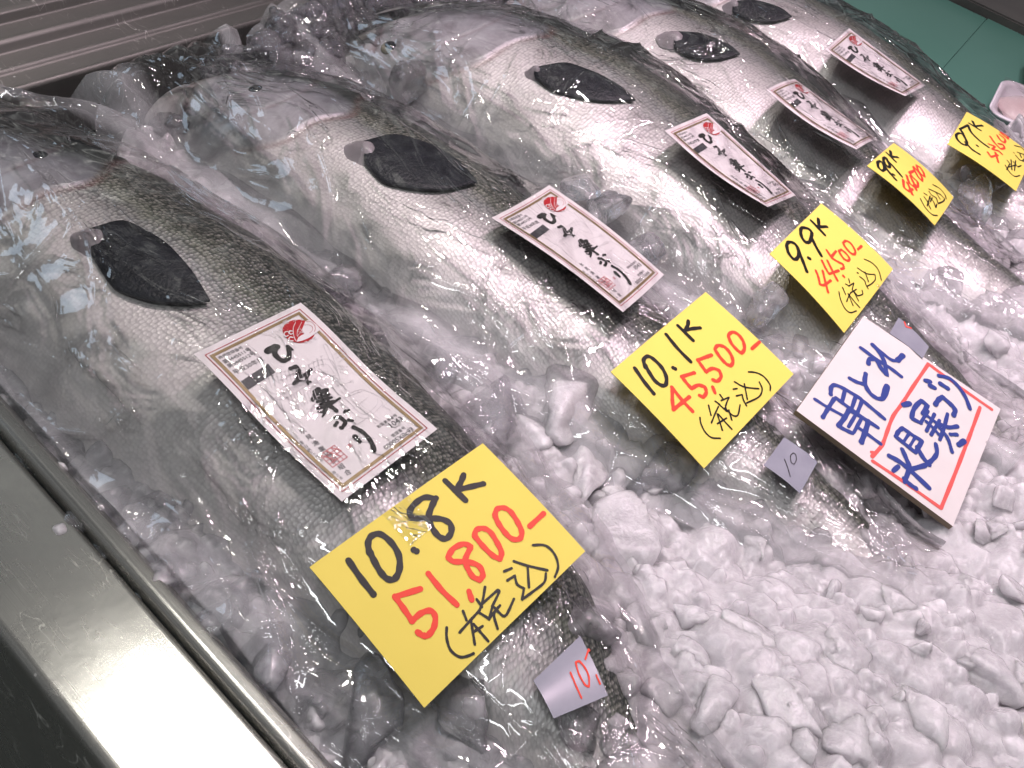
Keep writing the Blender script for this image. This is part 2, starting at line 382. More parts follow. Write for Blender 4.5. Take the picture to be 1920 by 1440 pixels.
# ------------------------------------------------------------------ clear plastic bags drawn over each fish
BLAB = ['clear plastic bag wrapped round the nearest yellowtail, loose and creased at its head',
        'clear plastic bag wrapped round the second yellowtail from the near rail',
        'clear plastic bag wrapped round the third yellowtail, mid row',
        'clear plastic bag wrapped round the fourth yellowtail of the row',
        'clear plastic bag wrapped round the farthest yellowtail beside the green board']
def bag(fi, f):
    r = np.random.default_rng(90+fi)
    ny, nx = 760, 290
    y = np.linspace(min(f.nose+.03, .745), max(f.y0, .0)+.02, ny)[:, None]; q = np.linspace(-1.62, 1.40, nx)[None, :]
    yc = np.minimum(y, f.nose-.012)
    cx, a, b, cz = [v for v in f.at(yc)]
    over = np.clip((y-(f.nose-.012))/.06, 0, 1)
    A = a+.010+.018*over; x = cx+q*A+0*y
    yy = y+0*q
    top = cz+(b+.0085)*np.power(np.clip(1-np.abs(np.clip(q, -1, 1))**2.1, 0, 1), np.where(q < 0, .62, .48))*(1-over*.75)
    low = ice_h(x, yy)+.012+.0035*pnoise(x, yy, 70+fi, ((9, 1.),(20, .25)))
    low = np.where(np.abs(q) > 1.0, low-.020*np.clip((np.abs(q)-1.2)/.4, 0, 1), low)
    k = .012                                             # smooth maximum: the film spans from the fish down to the ice
    h = np.clip(.5+.5*(top-low)/k, 0, 1); z = top*h+low*(1-h)+k*h*(1-h)
    z = z+.0010*pnoise(x, yy, 80+fi, ((22, 1.),))+.0045*np.clip(pnoise(x, yy, 60+fi, ((7, 1.),)), 0, 1)
    z = z+.006*np.abs(np.sin(q*6.5+1.6*pnoise(x, yy, 33+fi, ((9, 1.),))))*np.clip((y-(f.nose-.09))/.07, 0, 1)**.8
    fog = .28*np.clip((-.74-q)/.36, 0, 1)+.24*np.clip((q-.97)/.12, 0, 1)+0*yy
    # creases: long sharp ridges, mostly running along the fish, some across
    xx = x
    for c in range(84):
        y0 = r.uniform(f.y0+.05, f.nose+.02); ang = r.normal(0, .35)+(PI/2 if r.random() < .62 else r.uniform(-.4, 1.2)); Lc = r.uniform(.03, .12)
        x0 = float(np.interp(y0, f.yy, f.cx))+r.uniform(-1.2, 1.1)*float(np.interp(y0, f.yy, f.a))
        dx, dy = math.cos(ang), math.sin(ang); u = (xx-x0)*dx+(yy-y0)*dy; v = -(xx-x0)*dy+(yy-y0)*dx
        v = v+r.uniform(-1.5, 1.5)*u*u+.0015*np.sin(u*r.uniform(40, 110)+r.uniform(0, 6))
        fine = c % 2; w = r.uniform(.0007, .0014) if fine else r.uniform(.0016, .0045); amp = (r.uniform(.0008, .0018) if fine else r.uniform(.0008, .0034))*np.clip(1-(u/Lc)**2, 0, 1)
        z = z+amp*np.exp(-np.abs(v)/w)
    z = np.maximum(z, np.where(np.abs(q) < 1, cz+(b+.0065)*np.power(np.clip(1-((x-cx)/(a+.004))**2, 0, 1), np.where(x < cx, .70, .5))*(1-over), -1))
    # two stiff folds standing up at the head end
    x = np.where(x < .204, .204+(x-.204)*.02, x); z = z-.030*np.clip((yy-.70)/.05, 0, 1)*np.clip((.62-x)/.1, 0, 1)*over
    V = np.stack([x, yy, z], -1).reshape(-1, 3)
    o = mesh_obj('plastic_bag', V, grid_faces(ny, nx)[:, ::-1], M_FILM)
    fattr(o, 'fog', fog)
    tag(o, BLAB[fi], 'plastic bag', 'clear bags round the yellowtail'); return o
bags = [bag(i, f) for i, f in enumerate(FS)]
# ------------------------------------------------------------------ ice
def ico(level):
    bm = bmesh.new(); bmesh.ops.create_icosphere(bm, subdivisions=level, radius=1)
    v = np.array([p.co[:] for p in bm.verts]); f = np.array([[q.index for q in t.verts] for t in bm.faces]); bm.free(); return v, f
ICO = {l: ico(l) for l in (2, 3, 4)}
def lump(level, seed, soft=14., planes=11, noise=.05):
    r = np.random.default_rng(seed); d, f = ICO[level]
    n = r.normal(size=(planes, 3)); n /= np.linalg.norm(n, axis=1)[:, None]; h = r.uniform(.62, 1.0, planes)
    c = (d@n.T)/h; c = np.maximum(c, 0); rad = 1/np.power((c**soft).sum(1)+.55**soft, 1/soft)
    for k in range(5):
        w = r.normal(size=3)*r.uniform(2, 5); rad = rad*(1+noise*np.sin(d@w+r.uniform(0, 6)))
    v = d*np.clip(rad, .3, 1.6)[:, None]
    return v, f
def rotm(r):
    q = r.normal(size=4); q /= np.linalg.norm(q); w, x, y, z = q
    return np.array([[1-2*(y*y+z*z), 2*(x*y-z*w), 2*(x*z+y*w)], [2*(x*y+z*w), 1-2*(x*x+z*z), 2*(y*z-x*w)], [2*(x*z-y*w), 2*(y*z+x*w), 1-2*(x*x+y*y)]])
# one mass of crushed ice: facetted pieces pressed into one another, a continuous wet surface
def y_end(x): return np.interp(x, [.20, .36, .42, .50, .60, .72, 1.0, 1.5], [.61, .63, .665, .698, .725, .738, .73, .72])
GS = .00125
gx = np.arange(.165, 1.42, GS); gy = np.arange(-.15, .83, GS); GX, GY = np.meshgrid(gx, gy)
rb = np.random.default_rng(5); base_h = ice_h(GX, GY); bed = base_h-.020
def stamp(x, y, z, rad, r, npl=9, flat=.52):
    th = r.uniform(0, 2*PI, npl); ph = np.arccos(r.uniform(.22, 1, npl)**.8); n = np.stack([np.sin(ph)*np.cos(th), np.sin(ph)*np.sin(th), np.cos(ph)], 1); h = rad*r.uniform(.62, 1., npl)
    e = rad*1.5; i0, i1 = np.searchsorted(gy, [y-e, y+e]); j0, j1 = np.searchsorted(gx, [x-e, x+e])
    if i1-i0 < 2 or j1-j0 < 2: return
    sx = GX[i0:i1, j0:j1]-x; sy = GY[i0:i1, j0:j1]-y
    # a rounded polytope: soft minimum of its planes, kept inside a ball
    q = np.stack([(h[k]-n[k, 0]*sx-n[k, 1]*sy)/n[k, 2] for k in range(npl)]+[rad*1.22-(sx*sx+sy*sy)/(rad*1.15)])
    sft = rad*.014; zz = -sft*np.log(np.exp(-np.clip(q, -rad*4, rad*4)/sft).sum(0)); zz = z+zz*flat
    tgt = bed[i0:i1, j0:j1]; k_ = .0006; hh = np.clip(.5+.5*(zz-tgt)/k_, 0, 1); bed[i0:i1, j0:j1] = zz*hh+tgt*(1-hh)+k_*hh*(1-hh)
for (cnt, r0, r1, up) in ((4500, .004, .009, -.0015), (3600, .009, .017, -.001), (800, .016, .027, -.002), (5500, .0028, .0070, .001)):
    for _ in range(cnt):
        x = rb.uniform(.16, 1.42); y = rb.uniform(-.15, .83); rad = rb.uniform(r0, r1)
        if y > .34 and x > 1.2: continue
        z = float(ice_h(x, y))+up-rad*(.62 if rad < .0075 else .40)+rb.normal(0, .0032)
        stamp(x, y, z, rad, rb, int(rb.integers(4, 7)), .85 if rad < .0075 else .55)
bed = np.maximum(bed, base_h-.016)
bed = bed+.00018*pnoise(GX, GY, 9, ((170, 1.),(320, .6)))
YE = y_end(GX)+.006*pnoise(GX, GY, 12, ((14, 1.),))
bed = bed-.10*np.clip((GY-YE)/.022, 0, 1)**1.3
Vb = np.stack([GX, GY, bed], -1).reshape(-1, 3)
teal_zone = lambda x, y: (x > 1.150+.0*y) & (y > .250-.25*(x-1.155))
bedf = grid_faces(len(gy), len(gx))
ctr = Vb[bedf[:, 0]]; bedf = bedf[~(teal_zone(ctr[:, 0], ctr[:, 1]-.012) | (ctr[:, 1] > y_end(ctr[:, 0])+.03))]
ft_ = np.max([f.top(ctr[:, 0], ctr[:, 1], -.012) for f in FS], axis=0) if False else None
used = np.unique(bedf); rem = np.full(len(Vb), -1); rem[used] = np.arange(len(used))
o = mesh_obj('crushed_ice', Vb[used], rem[bedf], M_ICE)
tag(o, 'mass of crushed ice filling the display tray under and between the fish', 'crushed ice', kind='stuff')
r = np.random.default_rng(21)
def keep(x, y, z, rad):
    if x < .150+rad or (x < .2 and z > .045): return False
    if teal_zone(x, y) or y > y_end(x)+.006: return False
    ft = float(fish_top(x, y)); ih = float(ice_h(x, y))
    if ft > ih+.001: return False
    for a_ in (-rad, rad):
        if float(fish_top(x+a_, y)) > z+.004: 
            if float(fish_top(x, y)) > z-.02 and ft > 0: return False
    return True

# single lumps one can tell apart
def zone(x, y):
    if y > .64: return ('rounded ice lump heaped behind the fish heads near the dark gap', 'ice lumps heaped behind the heads')
    if x < .27 and y < .52: return ('ice lump in the gap between the near steel rail and the first fish', 'ice lumps along the near rail')
    if y < .20: return ('ice lump in the open heap of ice in front of the tails', 'ice lumps of the open heap in front')
    if x < .52: return ('ice lump between the first and the second fish from the near rail', 'ice lumps between first and second fish')
    if x < .74: return ('ice lump between the second and the third fish from the near rail', 'ice lumps between second and third fish')
    if x < .92: return ('ice lump between the third and the fourth fish', 'ice lumps between third and fourth fish')
    return ('ice lump beside the tails of the two farthest fish', 'ice lumps by the farthest tails')
LB3 = [lump(4, 500+k, soft=26., planes=9, noise=.03) for k in range(14)]
ME = {}
def ice_lump(x, y, z, rad, k, sc3, rot, clear):
    if clear == 0 and y > .64: clear = 2
    key = (k, clear)
    if key not in ME:
        v, f_ = LB3[k]; me = bpy.data.meshes.new('ice_lump'); me.vertices.add(len(v)); me.vertices.foreach_set('co', v.astype(np.float32).ravel())
        nf = len(f_); me.loops.add(nf*3); me.loops.foreach_set('vertex_index', f_.astype(np.int32).ravel()); me.polygons.add(nf); me.polygons.foreach_set('loop_start', np.arange(0, nf*3, 3, dtype=np.int32))
        me.update(calc_edges=True); me.polygons.foreach_set('use_smooth', np.ones(nf, bool)); me.materials.append((M_ICE, M_CLEAR, M_CLOUD)[int(clear)]); ME[key] = me
    o = bpy.data.objects.new('ice_lump', ME[key]); link(o); o.location = (x, y, z); o.scale = [rad*q for q in sc3]; o.rotation_euler = rot
    l, g = zone(x, y); tag(o, l, 'ice', g); return o
# (px, py, radius in px, stretch, turn, clear)
BIG = [(735,612,62,1.5,-.7,1),(822,684,46,1.3,-.4,1),(905,775,84,1.2,-.6,1),(600,505,58,1.6,-.8,1),(640,530,40,1.3,-.8,1),(1060,735,70,1.2,0,0),(1010,812,46,1,.3,0),(1110,860,66,1.4,-.3,0),
 (1250,885,52,1.5,-.9,1),(1150,1010,92,1.4,-.7,0),(1070,1165,78,1.25,-.9,1),(1215,1180,50,1.2,0,0),(1180,1275,62,1.2,.2,0),(1290,1230,48,1,.4,0),(1245,1310,46,1,0,0),(1420,1190,76,1.1,.5,0),(1340,1310,60,1.3,-.4,0),
 (1480,1330,66,1.2,.5,0),(1600,1230,60,1.1,0,0),(1700,1130,52,1.2,.7,0),(1560,1060,54,1.5,-.5,0),(1420,1010,48,1.1,.2,0),(1330,960,42,1,.3,0),(1530,935,44,1.3,.1,0),(1660,1020,56,1.5,-.2,0),(1820,1120,50,1.2,.4,0),
 (1730,1330,64,1.2,.3,0),(1860,1260,60,1.2,.9,0),(1600,1390,60,1.2,.2,0),(1160,1390,44,1.2,.3,1),(1090,1360,40,1.2,.3,1),(700,1340,60,1.5,-.2,1),(880,1335,56,1.4,.5,1),(900,1400,60,1.4,.3,1),
 (110,850,64,1.5,-1.0,1),(170,950,50,1.3,-.9,1),(245,985,60,1.5,-.8,1),(320,1060,44,1.3,-.5,1),(420,1130,56,1.4,-.7,1),(500,1230,48,1.4,-.3,1),(600,1290,54,1.3,-.2,1),
 (430,130,30,1.2,1.2,0),(470,150,26,1,1,0),(545,112,40,1.5,-1.1,0),(580,95,24,1.2,1,0),(615,125,30,1.1,1,1),(655,135,30,1.2,1,0),(700,70,36,1.1,0,0),(690,150,36,1.2,1,0),(760,130,42,1.2,0,1),(735,170,32,1,0,0),
 (640,190,36,1,.3,0),(600,170,30,1,.5,0),(560,150,28,1,.4,0),(520,140,26,1,.4,0),(850,25,26,1,.4,0),(890,30,24,1,.4,0),(930,10,24,1,.4,0),
 (1140,380,40,1.4,-.5,1),(1200,470,40,1.3,-.8,1),(1100,340,34,1.3,-.4,1),(1540,440,30,1.2,0,0),(1640,560,34,1.2,.6,0),(1500,640,34,1.2,0,0),(1440,560,34,1.2,-.4,1),(1850,330,36,1.4,-.6,1),(1800,330,26,1.4,-.6,0),(1840,365,26,2.,0,1),(1870,430,30,1.2,0,0),(1790,520,36,1.3,.2,0),(1880,560,40,1.3,.2,0),(1700,700,34,1.3,.2,0),(1880,640,40,1.3,-.4,0)]
for (u, v, rp, st, tn, cl) in BIG:
    p = at(u, v, .03); h = max(float(ice_h(p[0], p[1])), float(fish_top(p[0], p[1])) if cl else -1); p = at(u, v, h+.004); rp = rp*(.72 if cl == 0 and p[1] < .2 else 1.)
    dep = -np.dot(RW.T@(p-CAM), [0, 0, 1]); rad = rp*dep/F
    k = int(r.integers(14)); ice_lump(p[0], p[1], p[2]-rad*(.42 if cl else .34), rad, k, (st*.98, .86, .66 if cl else .5), (r.uniform(-.3, .3), r.uniform(-.3, .3), tn+.85), cl)
made = 0; tries = 0
while made < 230 and tries < 6000:
    tries += 1
    x = r.uniform(.17, 1.30); y = r.uniform(-.09, .775)
    edge = r.random() < .42
    if edge: x = r.uniform(.44, .95); y = float(y_end(x))-r.uniform(-.002, .05)
    rad = r.uniform(.007, .012); z = float(ice_h(x, y))+(r.uniform(-.002, .014) if edge else r.uniform(-.008, -.002))
    c = RW.T@(np.array([x, y, z])-CAM); u = 960+F*c[0]/-c[2]; v = 720-F*c[1]/-c[2]
    if not (-30 < u < 1950 and -30 < v < 1470) or not keep(x, y, z, rad*.8): continue
    front = y < .2 and x > .4
    if front: rad *= .72; z += .004
    ice_lump(x, y, z, rad, int(r.integers(14)), r.uniform(.55, 1.4, 3), r.uniform(0, 6, 3), 2 if edge else (1 if r.random() < .12 and not front else 0)); made += 1

# ------------------------------------------------------------------ cards: fitting a real rectangle to its four corners
def solve_quad(px, w, h, z0, reg=.25, gap=.008):
    z = np.array(z0, float); z00 = z.copy(); dg = math.hypot(w, h)
    def res(z):
        P = [at(*p, zz) for p, zz in zip(px, z)]; d = lambda i, j: np.linalg.norm(P[i]-P[j])
        return np.array([d(0, 1)-w, d(3, 2)-w, d(0, 3)-h, d(1, 2)-h, (d(0, 2)-dg)*.7, (d(1, 3)-dg)*.7, *((z-z00)*reg)])
    for _ in range(40):
        r0 = res(z); J = np.stack([(res(z+np.eye(4)[i]*1e-5)-r0)/1e-5 for i in range(4)], 1)
        z = z-np.linalg.lstsq(J, r0, rcond=None)[0]*.7
    def clear(z):
        P = [at(*p, zz) for p, zz in zip(px, z)]; m = 1.
        for u in np.linspace(0, 1, 7):
            for v in np.linspace(0, 1, 9):
                p = P[0]*(1-u)*(1-v)+P[1]*u*(1-v)+P[2]*u*v+P[3]*(1-u)*v; m = min(m, p[2]-max(float(fish_top(p[0], p[1])), float(ice_h(p[0], p[1]))))
        return m
    k = 0
    while clear(z) < gap and k < 60: z = z+.001; k += 1
    return [at(*p, zz) for p, zz in zip(px, z)]
def homog(px, w=1., h=1.):
    dst = [(0, 0), (w, 0), (w, h), (0, h)]; A = []; B = []
    for (x, y), (X, Y) in zip(px, dst):
        A += [[x, y, 1, 0, 0, 0, -x*X, -y*X], [0, 0, 0, x, y, 1, -x*Y, -y*Y]]; B += [X, Y]
    H = np.append(np.linalg.solve(A, B), 1).reshape(3, 3)
    def f(p):
        q = H@np.array([p[0], p[1], 1.]); return q[0]/q[2], q[1]/q[2]
    return f
class Patch:
    """a rectangular sheet w x h (metres) hung on four real corners; bulge bends it along its length"""
    def __init__(s, P, w, h, bulge=lambda u, v: 0.):
        s.P = np.array(P); s.w = w; s.h = h; s.bulge = bulge
        n = np.cross(s.P[1]-s.P[0], s.P[3]-s.P[0]); n /= np.linalg.norm(n); s.n = n if n[2] > 0 else -n
    def pt(s, x, y, lift=0.):
        u, v = x/s.w, y/s.h; P = s.P
        p = P[0]*(1-u)*(1-v)+P[1]*u*(1-v)+P[2]*u*v+P[3]*(1-u)*v
        return p+s.n*(s.bulge(u, v)+lift)
    def sheet(s, name, mat, parent, thick=.0004, nu=14, nv=20, grow=0., lift=0., side=None):
        top = [s.pt(-grow+(s.w+2*grow)*i/nu, -grow+(s.h+2*grow)*j/nv, lift) for j in range(nv+1) for i in range(nu+1)]
        bot = [s.pt(-grow+(s.w+2*grow)*i/nu, -grow+(s.h+2*grow)*j/nv, lift-thick) for j in range(nv+1) for i in range(nu+1)]
        m = nu+1; g = grid_faces(nv+1, m).tolist(); N0 = len(top)
        rim = list(range(m))+[j*m+nu for j in range(1, nv+1)]+[nv*m+k for k in range(nu-1, -1, -1)]+[j*m for j in range(nv-1, 0, -1)]
        # vertices for the rim are doubled so the edge stays crisp
        V = top+bot+[top[k] for k in rim]+[bot[k] for k in rim]; R0 = 2*N0; R1 = R0+len(rim); L = len(rim)
        fc = [tuple(q[::-1]) for q in g]+[tuple(N0+k for k in q) for q in g]+[(R0+k, R0+(k+1) % L, R1+(k+1) % L, R1+k) for k in range(L)]
        o = mesh_obj(name, V, fc, mat)
        bm = bmesh.new(); bm.from_mesh(o.data); bmesh.ops.recalc_face_normals(bm, faces=bm.faces); bm.to_mesh(o.data); bm.free()
        if side:
            o.data.materials.append(side)
            for p in o.data.polygons[-L:]: p.material_index = 1
        adopt(o, parent); return o
def catmull(p, sub=5):
    p = np.array(p, float)
    if len(p) < 3: return np.array([p[0]+(p[-1]-p[0])*k/4 for k in range(5)])
    out = []
    for i in range(len(p)-1):
        a = p[max(i-1, 0)]; b = p[i]; c = p[i+1]; d = p[min(i+2, len(p)-1)]
        # keep sharp corners sharp
        def tang(p0, p1, p2):
            u = p1-p0; v = p2-p1; lu, lv = np.linalg.norm(u), np.linalg.norm(v)
            return (p2-p0)/2 if lu > 1e-9 and lv > 1e-9 and np.dot(u, v)/lu/lv > .35 else (p2-p1)*.0
        if len(p[0]) > 2: pass
        m1 = tang(a, b, c) if i > 0 else (c-b)*.6; m2 = tang(b, c, d) if i < len(p)-2 else (c-b)*.6
        lim = np.linalg.norm(c-b)*1.1
        for m in (m1, m2):
            l = np.linalg.norm(m)
            if l > lim: m *= lim/l
        for k in range(sub):
            t = k/sub; out.append((2*t**3-3*t**2+1)*b+(t**3-2*t**2+t)*m1+(-2*t**3+3*t**2)*c+(t**3-t**2)*m2)
    out.append(p[-1]); return np.array(out)
class Ink:
    """ribbons of ink on a patch"""
    def __init__(s, patch): s.p = patch; s.V = []; s.F = []; s.k = 0; s.jr = np.random.default_rng(3)
    def stroke(s, pts, w, lift=.00028, taper=0., sub=5):
        c = catmull(pts, sub); W = np.full(len(c), w/2)
        if taper: 
            q = np.linspace(0, 1, len(c)); W = W*(1-taper*np.clip((q-.35)/.65, 0, 1))*(1-.25*taper*np.clip((.2-q)/.2, 0, 1))
        W = W*(1+.09*np.sin(np.arange(len(c))*1.3+s.k)); s.k += 1
        d = np.gradient(c, axis=0); d /= np.linalg.norm(d, axis=1)[:, None]+1e-12; n = np.stack([-d[:, 1], d[:, 0]], 1)
        lf = lift+s.k*6e-6
        L = [c[i]+n[i]*W[i] for i in range(len(c))]; R = [c[i]-n[i]*W[i] for i in range(len(c))]
        b = len(s.V)
        for i in range(len(c)):
            for q in (L[i], R[i]): s.V.append(s.p.pt(q[0], q[1], lf+i*1.5e-6))
        for i in range(len(c)-1): s.F.append((b+2*i, b+2*i+1, b+2*i+3, b+2*i+2))
        for (e, sg, i) in ((c[0], -1, 0), (c[-1], 1, len(c)-1)):
            bb = len(s.V); a0 = math.atan2(n[i][1], n[i][0]); m = 7
            for k in range(m+1):
                an = a0-sg*PI*k/m; s.V.append(s.p.pt(e[0]+W[i]*math.cos(an), e[1]+W[i]*math.sin(an), lf+i*1.5e-6))
            s.F.append(tuple(range(bb, bb+m+1)))
    def poly(s, pts, lift=.00028):
        b = len(s.V); s.k += 1
        for q in pts: s.V.append(s.p.pt(q[0], q[1], lift+s.k*4e-6))
        s.F.append(tuple(range(b, b+len(pts))))
    def tris(s, vs, fs, lift=.00028):
        b = len(s.V)
        for q in vs: s.V.append(s.p.pt(q[0], q[1], lift))
        s.F += [tuple(b+i for i in f) for f in fs]
    def build(s, name, mat, parent):
        if not s.F: return
        o = mesh_obj(name, s.V, s.F, mat, smooth=False)
        nm = np.array([p.normal[:] for p in o.data.polygons]); 
        flip = [p for p, q in zip(o.data.polygons, nm) if np.dot(q, s.p.n) < 0]
        for p in flip: p.flip()
        adopt(o, parent); return o
_glyphs = {}
def glyph(text):
    """outline of a run of print in em units, (verts, faces, width, height)"""
    if text in _glyphs: return _glyphs[text]
    cu = bpy.data.curves.new('print', 'FONT'); cu.body = text; cu.resolution_u = 2
    o = bpy.data.objects.new('print', cu); COL.objects.link(o); dg = bpy.context.evaluated_depsgraph_get(); me = bpy.data.meshes.new_from_object(o.evaluated_get(dg))
    v = np.array([p.co[:2] for p in me.vertices]); f_ = [tuple(p.vertices) for p in me.polygons]
    bpy.data.objects.remove(o); bpy.data.curves.remove(cu); bpy.data.meshes.remove(me)
    if not len(v): v = np.zeros((1, 2)); f_ = []
    lo, hi = v.min(0), v.max(0); v = v-lo; _glyphs[text] = (v, f_, hi[0]-lo[0], hi[1]-lo[1]); return _glyphs[text]
def put_text(ink, text, a, b, height=None, lift=.0003):
    """print from baseline point a to b (patch metres, y down)"""
    v, f_, tw, thh = glyph(text); a = np.array(a); b = np.array(b); L = np.linalg.norm(b-a); ux = (b-a)/L; uy = np.array([ux[1], -ux[0]])
    if uy[1] > 0: uy = -uy
    sx = L/tw; sy = (height/thh) if height else sx
    ink.tris([a+ux*p[0]*sx+uy*p[1]*sy for p in v], f_, lift)
